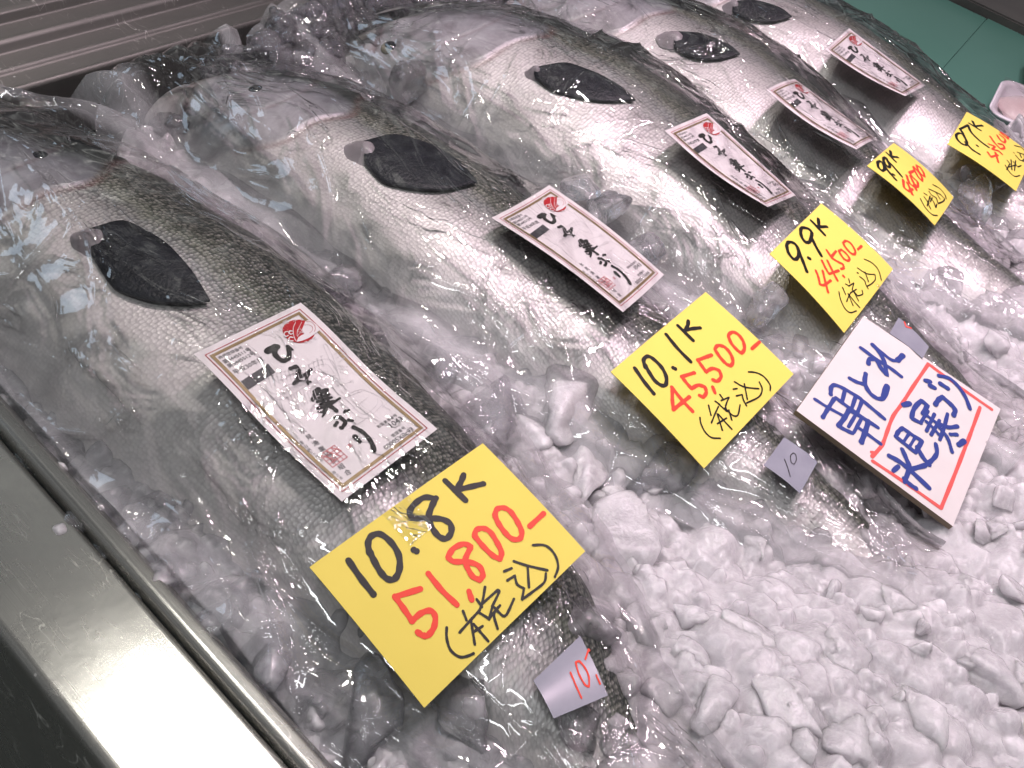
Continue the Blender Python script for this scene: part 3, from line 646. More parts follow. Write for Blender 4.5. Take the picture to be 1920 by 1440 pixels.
# ------------------------------------------------------------------ yellow price cards
CW, CH = .128, .091
def zc(org, scale, pts): return [(org[0]+p[0]/scale, org[1]+p[1]/scale) for p in pts]
TAX_A = None
CARDS = [
 dict(org=(560, 810), sc=2.717, c=[(55,688),(938,57),(1460,607),(640,1405)], s=1, z=[.086,.086,.080,.080], bulge=.002,
  label='yellow card reading 10.8K 51,800 in black and red marker, lowest in the photo',
  black=(33, [[(262,650),(318,735),(385,822)], [(372,608),(366,560),(385,522),(430,512),(485,555),(522,620),(524,690),(500,738),(462,742),(425,705),(390,640),(372,600)], [(600,592),(612,598)],
        [(708,332),(655,326),(605,360),(580,402),(600,430),(665,432),(740,436),(784,462),(788,505),(762,535),(725,522),(690,475),(675,425),(690,375),(712,330)], [(757,242),(858,343)], [(848,214),(835,250),(812,292)], [(812,290),(870,278),(945,262)]]),
  red=(30, [[(630,790),(498,832)],[(498,832),(540,890),(584,955)],[(584,955),(630,915),(680,900),(705,930),(698,985),(668,1025),(640,1028),(612,1012)],[(672,712),(740,795),(818,868)],[(880,800),(894,842)],
        [(888,575),(850,562),(800,585),(772,628),(800,650),(870,652),(928,672),(950,715),(935,742),(898,725),(868,675),(860,640),(885,582)],
        [(905,525),(915,492),(950,485),(985,505),(1018,555),(1042,605),(1035,638),(1000,622),(950,575),(912,530)],[(1005,420),(1015,390),(1050,385),(1085,408),(1120,460),(1140,505),(1132,538),(1095,540),(1055,505),(1020,455),(1005,420)],[(1180,478),(1244,418)]]),
  thin=(14, [[(765,985),(765,1040),(785,1100),(830,1133),(870,1130),(905,1115)],[(850,900),(868,945)],[(935,895),(885,950),(833,1008)],[(892,950),(902,1010),(912,1068)],[(905,965),(945,1010),(990,1060)],[(952,975),(905,1005)],
        [(920,840),(948,878)],[(962,778),(948,860),(930,905)],[(948,862),(1028,792),(1035,800),(1000,875)],[(930,905),(985,938),(1030,880)],[(1000,880),(985,940)],[(1040,870),(1010,915),(1030,988)],[(1010,880),(1055,922),(1075,915),(1110,838)],
        [(1058,700),(1095,685)],[(1075,745),(1112,722),(1125,765),(1160,785),(1152,840)],[(1105,650),(1170,672),(1275,697)],[(1175,675),(1185,780)],[(1268,712),(1262,755),(1215,795),(1155,838)],[(1198,572),(1260,575),(1308,620),(1328,680),(1318,735)]])),
 dict(org=(1120, 530), sc=4.0, c=[(100,668),(812,70),(1472,685),(800,1393)], s=0.97, z=[.088,.086,.078,.080], bulge=.002,
  label='yellow card reading 10.1K 45,500, in the middle of the photo',
  black=(27, [[(275,645),(340,745),(410,835)],[(352,640),(340,585),(370,557),(410,577),(470,640),(503,710),(500,768),(468,775),(420,740),(372,665),(350,620)],[(556,645),(570,652)],[(510,395),(590,500),(685,600)],[(597,328),(705,440)],[(675,292),(668,330),(650,362)],[(650,362),(700,352),(760,345)]]),
  red=(25, [[(548,795),(548,880),(556,955)],[(556,955),(620,905),(675,862)],[(545,790),(620,885),(700,968)],[(712,682),(618,712)],[(618,712),(655,760),(692,800)],[(692,800),(740,775),(790,788),(802,830),(780,865),(752,852)],[(850,790),(867,832)],
        [(840,550),(738,588)],[(738,588),(770,635),(800,675)],[(800,675),(850,650),(900,668),(912,712),(885,745),(850,735)],[(868,502),(890,478),(940,490),(985,542),(1002,600),(985,630),(950,615),(900,560),(868,510)],[(970,398),(1000,376),(1045,395),(1082,450),(1088,505),(1068,535),(1035,512),(990,460),(970,410)],[(1146,500),(1208,445)]]),
  thin=(11, [[(757,1015),(765,1060),(800,1125),(850,1165),(915,1170)],[(820,925),(840,1000)],[(895,935),(870,990),(845,1055)],[(888,990),(930,1110)],[(895,990),(950,1050),(1003,1103)],[(960,1020),(890,1062)],[(905,845),(930,880)],[(870,895),(905,918)],
        [(915,890),(975,865),(950,930),(960,965)],[(895,915),(960,970)],[(975,960),(1000,1035)],[(945,945),(1005,1000),(1045,998),(1060,922)],[(1005,805),(1035,800)],[(1030,855),(1075,845),(1085,885),(1110,928)],[(1015,750),(1090,788),(1200,800)],[(1090,765),(1115,880)],
        [(1205,750),(1228,805),(1205,860),(1110,908)],[(1120,675),(1180,680),(1240,710),(1288,770),(1290,812)]])),
 dict(org=(1420, 370), sc=5.332, c=[(122,565),(640,60),(1355,718),(868,1355)], s=0.86, z=[.088,.080,.066,.076], bulge=.003,
  label='yellow card reading 9.9K 44,500, just above the white board sign',
  black=(27, [[(378,508),(350,468),(300,455),(280,490),(292,560),(330,615),(362,620),(385,580),(380,520)],[(378,510),(420,635),(458,742)],[(478,612),(488,618)],[(520,362),(490,325),(432,315),(415,350),(422,410),(455,460),(490,455),(512,400),(518,365)],[(508,400),(550,500),(600,592)],[(522,242),(640,383)],[(592,222),(590,300)],[(590,302),(668,300)]]),
  red=(20, [[(545,735),(570,800),(585,868),(625,880),(692,835)],[(612,740),(640,850),(670,948)],[(605,640),(640,715),(675,770),(770,738)],[(658,640),(710,745),(760,835)],[(745,545),(695,605)],[(652,535),(700,612)],[(700,612),(760,650),(810,672),(822,710),(795,722)],[(818,790),(826,800)],
        [(775,542),(800,530),(845,568),(880,618),(862,640),(820,618),(782,565),(775,545)],[(820,462),(850,440),(900,470),(940,540),(930,575),(890,560),(840,505),(820,465)],[(968,525),(1008,490)]]),
  thin=(9, [[(780,945),(800,1020),(850,1110),(910,1155),(975,1140)],[(815,905),(850,975)],[(905,955),(885,990),(865,1045)],[(875,965),(935,1085)],[(885,975),(950,1050),(1010,1108)],[(875,820),(888,862)],[(845,870),(880,892)],[(880,892),(930,860),(915,930),(940,950)],[(900,960),(960,925)],[(935,950),(990,1040)],[(945,955),(975,990),(1030,975),(1020,935)],
        [(960,760),(975,764)],[(990,800),(1040,835),(1060,880),(1085,920)],[(965,712),(1060,768),(1150,775)],[(1045,752),(1065,800),(1085,850)],[(1155,780),(1158,830),(1120,870),(1075,895)],[(1035,622),(1120,660),(1190,730),(1228,835)]])),
 dict(org=(1600, 190), sc=6.0, c=[(155,725),(455,468),(1127,1077),(915,1395)], s=0.8, z=[.090,.074,.058,.074], bulge=.004,
  label='yellow card reading 9.9K 44,500, the smaller one farther up the row',
  black=(18, [[(318,722),(290,695),(262,702),(270,760),(308,805),(335,790),(315,722)],[(318,730),(385,830),(458,918)],[(428,858),(434,862)],[(355,672),(340,655),(320,672),(332,722),(373,775),(388,760),(355,680)],[(358,690),(440,790),(518,888)],[(355,600),(450,715)],[(400,580),(402,650)],[(402,650),(478,662)]]),
  red=(17, [[(535,925),(550,1005),(600,1050),(640,1030)],[(580,960),(612,1020),(642,1085)],[(570,880),(600,960),(645,1000),(670,985)],[(610,890),(650,970),(680,1040)],[(655,825),(600,850)],[(600,850),(640,905),(690,950),(695,1000),(665,1005)],[(650,785),(662,830),(700,900),(738,940),(742,905),(700,835),(655,780)],[(690,765),(705,825),(748,875),(770,885),(762,835),(725,775),(690,758)]]),
  thin=(8, [[(730,1130),(790,1220),(870,1290),(930,1300)],[(770,1115),(830,1180)],[(835,1105),(810,1205)],[(800,1150),(850,1235)],[(765,1075),(800,1095)],[(840,1130),(875,1160),(905,1225),(915,1185)],[(860,1120),(840,1165)],[(820,1055),(850,1095),(905,1120),(930,1180)],[(820,1030),(900,1058),(960,1080)],[(900,1060),(950,1130)],[(962,1085),(1005,1120),(990,1150),(930,1180)],[(865,975),(950,1010),(1010,1070),(1025,1120)]])),
 dict(org=(1600, 190), sc=6.0, c=[(1057,480),(1275,118),(2010,600),(1830,1010)], s=0.8, z=[.080,.070,.055,.068], bulge=.003,
  label='yellow card reading 9.7K 43,600, farthest of the five, curling at the top',
  black=(17, [[(1225,402),(1180,375),(1145,392),(1155,440),(1200,490),(1245,512),(1255,480),(1220,402)],[(1240,480),(1310,560),(1390,615)],[(1362,522),(1368,527)],[(1185,330),(1272,287)],[(1272,287),(1300,370),(1390,470),(1488,545)],[(1185,330),(1218,388)],[(1285,265),(1405,350)],[(1325,240),(1345,300)],[(1345,300),(1430,290)]]),
  red=(15, [[(1480,600),(1515,650),(1592,632)],[(1565,605),(1600,708)],[(1490,510),(1560,535),(1530,570),(1600,585),(1640,622)],[(1508,420),(1560,500),(1625,565),(1668,550),(1650,510),(1600,505)],[(1590,402),(1620,455),(1668,490),(1682,450),(1620,392)],[(1630,362),(1680,412),(1720,440),(1712,395),(1650,352)],[(1735,387),(1750,362)]]),
  thin=(8, [[(1680,740),(1740,820),(1800,860),(1855,850)],[(1700,690),(1738,730)],[(1745,682),(1760,790)],[(1722,762),(1800,740)],[(1730,730),(1700,790)],[(1770,700),(1828,760),(1868,742)],[(1800,690),(1790,800)],[(1778,600),(1784,604)],[(1800,630),(1850,680),(1900,692)],[(1820,590),(1900,610)],[(1850,600),(1870,650)],[(1905,620),(1910,660),(1880,690)],[(1790,515),(1870,525),(1920,570),(1935,620)]])),
]
for cdn in CARDS:
    px = zc(cdn['org'], cdn['sc'], cdn['c']); sz = cdn['s']; P4 = solve_quad(px, CW*sz, CH*sz, cdn['z'], reg=.5, gap=.0145 if cdn is CARDS[0] else .011)
    print('card', [tuple(round(float(q), 3) for q in p) for p in P4])
    bl = cdn['bulge']; pa = Patch(P4, CW, CH, lambda u, v, bl=bl: bl*4*v*(1-v)*.6+bl*.5*math.sin(u*PI))
    c = pa.pt(CW/2, CH/2); root = empty('price_card', tuple(c)); tag(root, cdn['label'], 'price card', 'handwritten yellow price cards')
    pa.sheet('card', M_YELLOW, root, .0004)
    H = homog(px, CW, CH); k = CW/math.dist(cdn['c'][0], cdn['c'][1]); k2 = CH/math.dist(cdn['c'][0], cdn['c'][3]); k = (k+k2)/2
    cl = lambda p: (min(max(p[0], .0015), CW-.0015), min(max(p[1], .0015), CH-.0015))
    for key, nm, mt in (('black', 'weight_lettering', M_BLACKINK), ('red', 'price_lettering', M_REDINK), ('thin', 'tax_note_lettering', M_BLACKINK)):
        ik = Ink(pa); w, strokes = cdn[key]
        for s_ in strokes: ik.stroke([cl(H(p)) for p in zc(cdn['org'], cdn['sc'], s_)], w*k*1.02)
        ik.build(nm, mt, root)
    if cdn is CARDS[0]:      # strip of clear tape over the first card's edge
        tp = [H(p) for p in zc((560, 810), 2.717, [(445,415),(575,320),(705,470),(580,575)])]
        tape = mesh_obj('tape', [pa.pt(*q, .0006) for q in tp], [(0, 1, 2, 3)], M_SLEEVE, smooth=False); adopt(tape, root)

# ------------------------------------------------------------------ white board sign
SG = [(45,650),(475,45),(1358,640),(1052,1395)]; px = zc((1480, 580), 3.4286, SG); SWd, SHt = .130, .128
P4 = solve_quad(px, SWd, SHt, [.085, .08, .06, .065], reg=.2); print('sign', P4)
pa = Patch(P4, SWd, SHt); root = empty('hand_lettered_sign', tuple(pa.pt(SWd/2, SHt/2)))
tag(root, 'white board sign lettered in blue marker with a red marker box', 'sign')
M_BOARD = simple('white_board', (.66, .61, .60), .28, noise=(40., (.62, .575, .565)), coat=.25); M_EDGE = simple('board_edge', (.20, .15, .10), .7)
pa.sheet('board', M_BOARD, root, .0045, 6, 6, side=M_EDGE)
H = homog(px, SWd, SHt); k = SWd/math.dist(SG[0], SG[1])*1.0
ik = Ink(pa)
for w, s_ in [(17, [(165,573),(240,620),(330,668)]),(19, [(285,567),(245,630),(210,688)]),(22, [(375,640),(345,690),(308,740)]),(18, [(380,640),(440,672),(492,702)]),(20, [(308,742),(350,765),(395,785)]),(16, [(420,665),(372,745)]),(16,[(455,690),(405,780)]),(24, [(500,705),(480,770),(452,842)]),(18, [(430,745),(500,795),(575,850)]),
    (20, [(265,538),(270,492),(300,478),(372,512),(455,562)]),(20, [(298,560),(350,600),(450,672),(560,745)]),(20, [(465,572),(540,635),(603,688)]),(18, [(355,510),(335,585)]),(18, [(420,555),(392,635)]),(18,[(462,575),(430,655)]),
    (20, [(388,433),(430,455),(482,470)]),(22, [(488,402),(482,460),(510,520),(560,558),(602,552),(625,490)]),(30, [(600,545),(622,482)]),
    (20, [(458,240),(560,315),(640,365),(712,420)]),(22, [(505,340),(512,312),(555,312),(580,360),(620,412),(605,330),(575,270),(532,222)]),(18, [(535,222),(595,275),(655,318),(700,318)]),(28, [(690,318),(720,290)]),
    (24, [(632,930),(700,968),(770,1025),(890,1138)]),(22, [(716,885),(742,945),(765,1000)]),(20, [(655,1028),(690,997)]),(20, [(760,1015),(728,1102)]),(22, [(728,1080),(762,1115),(802,1142)]),(22, [(862,990),(775,1015)]),
    (20, [(675,802),(692,770),(720,747)]),(20, [(720,747),(780,790),(845,830)]),(20, [(675,802),(740,855),(802,905)]),(20, [(845,832),(802,905)]),(14, [(762,780),(728,832)]),(14, [(800,808),(765,865)]),(22, [(815,872),(850,935),(892,985)]),(20, [(870,985),(910,955),(942,910),(935,850)]),
    (26, [(725,600),(765,590)]),(22, [(778,680),(795,620),(840,573),(880,603),(850,655)]),(20, [(785,688),(838,715)]),(17, [(882,640),(842,705)]),(17, [(925,660),(875,765)]),(17, [(958,700),(905,790)]),(18, [(1010,660),(990,740),(962,822)]),(16, [(848,645),(905,690),(965,735)]),(16, [(872,705),(915,745),(955,790)]),(18, [(950,735),(1010,810),(1042,902)]),(20, [(965,725),(1020,745),(1075,740)]),(18, [(1030,790),(1072,792)]),(26, [(1085,858),(1120,835)]),
    (24, [(865,448),(895,455)]),(24, [(895,480),(925,495)]),(24, [(932,598),(950,570),(975,553),(1030,600),(1058,635),(1050,668)]),(24, [(962,470),(1008,500)]),(20, [(950,420),(1020,440),(1080,495),(1125,560),(1155,632)])]:
    ik.stroke([H(p) for p in zc((1480, 580), 3.4286, s_)], w*k)
ik.build('blue_lettering', M_BLUEINK, root)
ik = Ink(pa)
for s_ in [[(882,343),(1090,495),(1298,640)],[(882,348),(790,480),(718,590),(660,670),(620,770),(585,860),(520,935)],[(525,967),(740,1110),(968,1272)],[(972,1270),(1050,1080),(1120,900),(1170,770),(1222,625)],[(518,908),(530,910)]]:
    ik.stroke([H(p) for p in zc((1480, 580), 3.4286, s_)], 17*k, lift=.0002)
ik.build('red_box', M_PINKRED, root)

# ------------------------------------------------------------------ printed certificate labels
LW, LH = .078, .130; ORG = (340, 540); SC = 3.429; LC = [(78,430),(768,100),(1643,915),(1030,1382)]
HL = homog(LC, LW, LH); hz = lambda pts: [HL(p) for p in pts]; LK = (LW/math.dist(LC[0], LC[1])+LH/math.dist(LC[0], LC[3]))/2
def hl2(pts):   # from the closer crop of the emblem
    return hz([((500+x/10.287-340)*SC, (520+y/10.287-540)*SC) for x, y in pts])
K2 = LK*SC/10.287
LAB = [
 dict(c=zc(ORG, SC, LC), z=[.100,.104,.088,.088], num='00005X0c93', bulge=lambda u, v: .0012*math.sin(v*PI*2.2+.6)*1.2,
      label='certificate label on the nearest fish, largest, above the 10.8K card'),
 dict(c=[(922,408),(1030,347),(1245,515),(1168,585)], s=0.93, z=[.104,.102,.088,.092], num='0000517684', bulge=lambda u, v: -.0015*math.sin(u*PI)+.003*math.sin(v*PI),
      label='certificate label on the second fish, left of the 10.1K card'),
 dict(c=[(1247,245),(1325,212),(1492,366),(1440,388)], s=0.88, z=[.104,.098,.082,.090], num='0000517702', bulge=lambda u, v: -.004*math.sin(v*PI)*(1-u),
      label='certificate label on the third fish, sagging along its near side'),
 dict(c=[(1437,168),(1490,148),(1645,262),(1606,280)], s=0.84, z=[.102,.094,.080,.088], num='0000517715', bulge=lambda u, v: -.004*math.sin(v*PI)*(1-u)+.002*math.sin(u*PI),
      label='certificate label on the fourth fish, bowed in its clear sleeve'),
 dict(c=[(1547,92),(1592,53),(1735,160),(1697,180)], s=0.8, z=[.098,.088,.076,.086], num='0000517721', bulge=lambda u, v: -.003*math.sin(v*PI)*(1-u),
      label='certificate label on the farthest fish, against the green board'),
]
NET = [[(612,700),(640,650),(700,615),(780,600),(830,560),(825,500),(870,470),(930,455),(975,465),(1005,520),(1030,578),(975,560),(915,530),(885,560),(850,600),(780,640),(700,690),(640,708),(612,700)],
 [(640,690),(700,640),(790,610),(845,580),(850,520),(900,490),(950,490),(990,540)],[(905,520),(960,560),(1000,550)],[(915,370),(960,460),(1000,520)],[(935,365),(985,455),(1030,578)],[(915,370),(935,365)],
 [(860,570),(960,660),(1060,740),(1140,810),(1205,825),(1300,740),(1290,715)],[(905,560),(1000,650),(1090,720),(1150,785),(1200,800),(1265,740),(1270,700)],[(1060,690),(1170,640),(1335,722),(1300,760)],[(1000,620),(1110,590)],[(1040,700),(1170,650)],[(1110,765),(1210,690)],[(1150,640),(1140,660)],[(1090,590),(1110,580),(1115,600)],
 [(1140,800),(1130,835)],[(1205,825),(1260,865)],[(1205,825),(1145,865)],[(1300,750),(1350,780)],[(1330,725),(1345,700)],[(640,708),(680,820)],[(640,700),(550,780)],[(612,700),(520,745)],[(620,680),(515,645)]]
def T_(x, y, s=10): return [(x-s*.8, y-s), (x, y), (x+s*.7, y-s*.3)]
for i in range(15):
    x = 560+i*26; y0_ = 655-i*10.5-14*math.sin(i*.5); NET.append([(x, y0_), (x-18, y0_-58)]); NET.append([(x-26, y0_-58), (x-10, y0_-62)])
for i in range(9):
    x = 690+i*20; y0_ = 690-i*9; NET.append([(x, y0_), (x+35, y0_+85)])
for i in range(3):
    NET += [[(985+i*16, 430+i*22), (1045+i*14, 390+i*22)], [(1010+i*8, 495+i*18), (1075, 500+i*22)], [(1040+i*14, 385+i*22), (1050+i*14, 400+i*22)]]
BR = [(30,[(563,412),(600,388),(622,384)],0),(22,[(622,384),(608,425),(640,462),(672,472),(700,445),(698,395)],.1),(15,[(690,380),(722,402)],.4),
 (20,[(712,518),(745,505),(762,530),(750,595),(735,610)],0),(14,[(735,608),(765,592),(840,596)],.3),(17,[(750,570),(790,560),(825,540)],.1),(17,[(842,520),(815,570),(825,612)],.5),
 (20,[(892,640),(868,655)],0),(18,[(870,672),(855,705)],0),(20,[(875,672),(915,655),(945,640),(945,672)],.3),(14,[(880,698),(960,672)],.1),(14,[(885,718),(975,690)],.1),(13,[(905,735),(990,712)],.1),(15,[(912,680),(930,745)],0),(13,[(940,670),(965,735)],0),(15,[(890,760),(960,738),(1030,695)],.3),(15,[(950,735),(925,785),(890,782)],.6),(17,[(955,740),(985,755),(1008,775)],0),(14,[(945,745),(935,785),(918,812)],.5),
 (18,[(1000,820),(1035,812)],.4),(17,[(1040,825),(1065,850),(1048,882)],.1),(15,[(1012,852),(1000,870)],0),(15,[(1085,835),(1112,842)],.3),(12,[(1058,785),(1068,775)],0),(12,[(1080,780),(1088,772)],0),(14,[(1035,885),(1045,888)],0),
 (22,[(1125,948),(1155,982)],.2),(16,[(1118,885),(1165,910),(1205,950),(1235,1000),(1246,1045)],-.35)]
def certificate(d):
    P4 = solve_quad(d['c'], LW*d.get('s', 1), LH*d.get('s', 1), d['z'], reg=.5, gap=.015); print('label', [tuple(round(float(q), 3) for q in p) for p in P4])
    pa = Patch(P4, LW, LH, d['bulge']); root = empty('certificate_label', tuple(pa.pt(LW/2, LH/2))); tag(root, d['label'], 'label', 'printed certificate labels on the fish')
    pa.sheet('paper', M_PAPER, root, .0003, 12, 30)
    g = Ink(pa)
    def ring(ins, w, ink):
        a, b = ins, ins+w; X = [(a, a), (LW-a, a), (LW-a, LH-a), (a, LH-a)]; Yq = [(b, b), (LW-b, b), (LW-b, LH-b), (b, LH-b)]
        for i in range(4):
            j = (i+1) % 4; n_ = 10
            for q in range(n_):
                f0, f1 = q/n_, (q+1)/n_; L_ = lambda A, B, t: (A[0]+(B[0]-A[0])*t, A[1]+(B[1]-A[1])*t)
                ink.poly([L_(X[i], X[j], f0), L_(X[i], X[j], f1), L_(Yq[i], Yq[j], f1), L_(Yq[i], Yq[j], f0)], .0003)
    ring(.0062, .0021, g); g.build('gold_border', M_GOLD, root)
    g = Ink(pa); ring(.0043, .00045, g)
    # emblem
    c0 = np.array(hl2([(632, 1062)])[0]); R_ = .0098
    g.poly([(c0[0]+R_*math.cos(a), c0[1]+R_*math.sin(a)) for a in np.linspace(0, 2*PI, 48, endpoint=False)], .00028); g.build('red_emblem', M_CRIMSON, root)
    w = Ink(pa)
    w.tris(*tri_poly(hl2([(745,890),(800,865),(870,880),(960,950),(1020,1015),(1030,1050),(930,1130),(820,1200),(700,1250),(615,1270),(600,1250),(625,1190),(680,1150),(735,1125),(735,1105),(700,1090),(690,1040),(720,960)])), .0007)
    for ww, st_ in [(11,[(565,905),(530,990),(525,1080),(545,1180),(580,1250),(612,1268)]),(8,[(682,900),(640,990),(605,1060),(600,1160),(622,1172)]),(7,[(648+34*math.cos(a), 1060+30*math.sin(a)) for a in np.linspace(0, 6.3, 12)]),
                    (24,[(505,1068),(462,1064),(440,1105),(478,1130),(512,1118)]),(24,[(422,1075),(370,1090),(352,1140),(390,1175),(432,1152)]),(24,[(522,1190),(472,1180),(442,1220),(470,1252),(522,1255)]),(8,[(610,1165),(650,1112),(700,1100),(735,1120)]),(9,[(318,1142),(322,1146)]),(9,[(415,1240),(420,1244)])]:
        w.stroke(hl2(st_), ww*K2, .0007, sub=3)
    for ch, a, b in [('ひ',(300,1100),(335,1040)),('み',(320,1010),(375,955)),('寒',(385,950),(465,900)),('ぶ',(525,895),(605,868)),('り',(665,880),(715,872)),('氷',(770,1305),(822,1280)),('見',(858,1288),(905,1258)),('港',(945,1235),(990,1198))]:
        A_, B_ = hl2([a, b]); put_text(w, ch, A_, B_, lift=.0007)
    w.build('emblem_detail', M_PAPER, root)
    e = Ink(pa)
    for st_ in ([(765,895),(850,900),(918,960),(940,1030),(925,1085)], [(730,960),(820,960),(885,1000),(880,1070),(830,1115)]): e.stroke(hl2(st_), 7*K2, .0009, sub=3)
    e.build('emblem_line', M_CRIMSON, root)
    # drawing of a set net
    n_ = Ink(pa)
    for st_ in NET: n_.stroke(hz(st_), 2.6*LK, .00024, sub=3)
    for i in range(18):     # hatching of the net bands
        a = (640+i*9, 690-i*4.2); n_.stroke(hz([a, (a[0]+28, a[1]-38)]), 1.3*LK, .00022, sub=2); n_.stroke(hz([(a[0]+28, a[1]+8), (a[0], a[1]-30)]), 1.3*LK, .00022, sub=2)
    n_.build('net_drawing', M_GREYINK, root)
    # brush title
    b_ = Ink(pa)
    for ww, st_, tp in BR: b_.stroke(hz(st_), ww*LK*1.55, .00034, taper=tp, sub=4)
    b_.build('brush_title', M_BLACKINK, root)
    # small print
    s_ = Ink(pa)
    for tx, a, b in [('商標登録番号',(250,468),(408,395)),('第5445511号',(283,499),(462,408)),('第5445512号',(312,525),(490,432)),('平成30年度',(352,566),(545,470)),('取扱業者番号',(1278,897),(1396,820)),('1043',(1360,895),(1436,850)),('管理番号',(1368,962),(1450,905)),(d['num'],(1325,1042),(1500,918))]:
        A_, B_ = hz([a, b]); put_text(s_, tx, A_, B_)
    for i, ch in enumerate('氷見漁業協同組合'):
        q = i/7; x = 800+q*285; y = 905+q*282; sz = 44; A_, B_ = hz([(x-sz*.45, y+sz*.55), (x+sz*.42, y+sz*.12)]); put_text(s_, ch, A_, B_)
    for i, ch in enumerate('富山県氷見市'):
        q = i/5; x = 785+q*125; y = 985+q*118; sz = 26; A_, B_ = hz([(x-sz*.45, y+sz*.55), (x+sz*.42, y+sz*.12)]); put_text(s_, ch, A_, B_)
    for i, ch in enumerate('四三五'):
        x = 990+i*22; y = 1188+i*17; sz = 22; A_, B_ = hz([(x-sz*.45, y+sz*.55), (x+sz*.42, y+sz*.12)]); put_text(s_, ch, A_, B_)
    s_.poly(hz([(385,605),(565,490),(613,543),(432,657)]), .0003)
    s_.build('small_print', M_DARKPRINT, root)
    r_ = Ink(pa)
    cx_, cy_ = hz([(985, 1075)])[0]; q = .0056
    for i in range(5):
        o_ = -q+i*q/2
        r_.stroke([(cx_-q, cy_+o_), (cx_+q, cy_+o_)], .0005, .00026, sub=2); r_.stroke([(cx_+o_, cy_-q), (cx_+o_, cy_+q)], .0004, .00026, sub=2)
    for i in range(8): r_.stroke([(cx_-q+.0005+i*q/4, cy_-q*.9+(i % 3)*q*.5), (cx_-q+.0018+i*q/4, cy_-q*.5+(i % 3)*q*.5)], .0006, .00026, sub=2)
    cx_, cy_ = hz([(1092, 1006)])[0]
    for i in range(3): r_.stroke([(cx_-.0009, cy_-.0009+i*.0009), (cx_+.0009, cy_-.0009+i*.0009)], .0005, .00026, sub=2)
    r_.build('red_stamp', M_STAMP, root)
    # clear sleeve a little larger than the paper
    rs = np.random.default_rng(int(d['z'][1]*1e4)); ph = rs.uniform(0, 6, 4)
    sp = Patch(P4, LW, LH, lambda u, v: d['bulge'](min(max(u, 0), 1), min(max(v, 0), 1))+.0016+.0005*math.sin(u*9+v*14+ph[0])+.00045*abs(math.sin(v*11-u*6+ph[1]))+.0004*math.sin(v*31+u*17+ph[2]))
    V = []; nu, nv = 40, 70
    for j in range(nv+1):
        for i in range(nu+1): V.append(sp.pt(-.002+(LW+.004)*i/nu, -.002+(LH+.010)*j/nv))
    adopt(mesh_obj('clear_sleeve', V, grid_faces(nv+1, nu+1)[:, ::-1], M_SLEEVE), root)
    return root
def tri_poly(pts):
    from mathutils.geometry import tessellate_polygon
    t = tessellate_polygon([[Vector((p[0], p[1], 0)) for p in pts]]); return list(pts), [tuple(x) for x in t]
for d in LAB: certificate(d)

# ------------------------------------------------------------------ small grey tags inside the bags by the tails
M_TAG = simple('tag_plastic', (.27, .27, .32), .25, noise=(60., (.23, .23, .28)), coat=.5)
def small_tag(px, z, label, strokes, w, mt, lk):
    P = [at(*p, zz) for p, zz in zip(px, z)]; w_ = (np.linalg.norm(P[1]-P[0])+np.linalg.norm(P[2]-P[3]))/2; h_ = (np.linalg.norm(P[3]-P[0])+np.linalg.norm(P[2]-P[1]))/2
    pa = Patch(P, w_, h_, lambda u, v: .001*math.sin(v*PI)); root = empty('weight_tag', tuple(pa.pt(w_/2, h_/2))); tag(root, label, 'tag', 'small grey weight tags')
    pa.sheet('slip', M_TAG, root, .0003, 6, 6); H = homog(px, w_, h_); ik = Ink(pa)
    for s_ in strokes: ik.stroke([H(p) for p in s_], w)
    ik.build('lettering', mt, root)
def Zt(x, y, up=.006): return float(max(fish_top(x, y), ice_h(x, y)))+up
for px, lb, st_, w, mt in [
  ([(1000,1276),(1088,1192),(1140,1304),(1038,1347)], 'grey tag with red marker numerals below the 10.8K card',
    [zc((900,1000),3.2,[(508,872),(540,945),(573,1010)]), zc((900,1000),3.2,[(545,808),(572,800),(610,840),(630,890),(625,945),(600,938),(562,880),(545,812)]), zc((900,1000),3.2,[(618,778),(655,705),(660,712)]), zc((900,1000),3.2,[(690,870),(712,915)])], .0011, M_REDINK),
  ([(1432,872),(1470,820),(1533,866),(1500,925)], 'grey tag with thin black numerals between the 10.1K card and the white sign',
    [zc((1340,820),5.647,[(735,235),(765,320),(793,420)]), zc((1340,820),5.647,[(825,172),(798,200),(805,270),(835,290),(858,245),(850,190),(828,172)])], .0006, M_BLACKINK),
  ([(1668,625),(1685,595),(1742,650),(1730,672)], 'grey tag beside the top edge of the white sign, a red stroke on it',
    [[(1698,608),(1702,618),(1712,622)]], .0012, M_REDINK)]:
    zs = []
    for p in px:
        h_ = hit(p[0], p[1], .011); zs.append(h_[2])
    zm = float(np.mean(zs)); small_tag(px, [zm+.12*(q-zm)+.005 for q in zs], lb, st_, w, mt, 1)
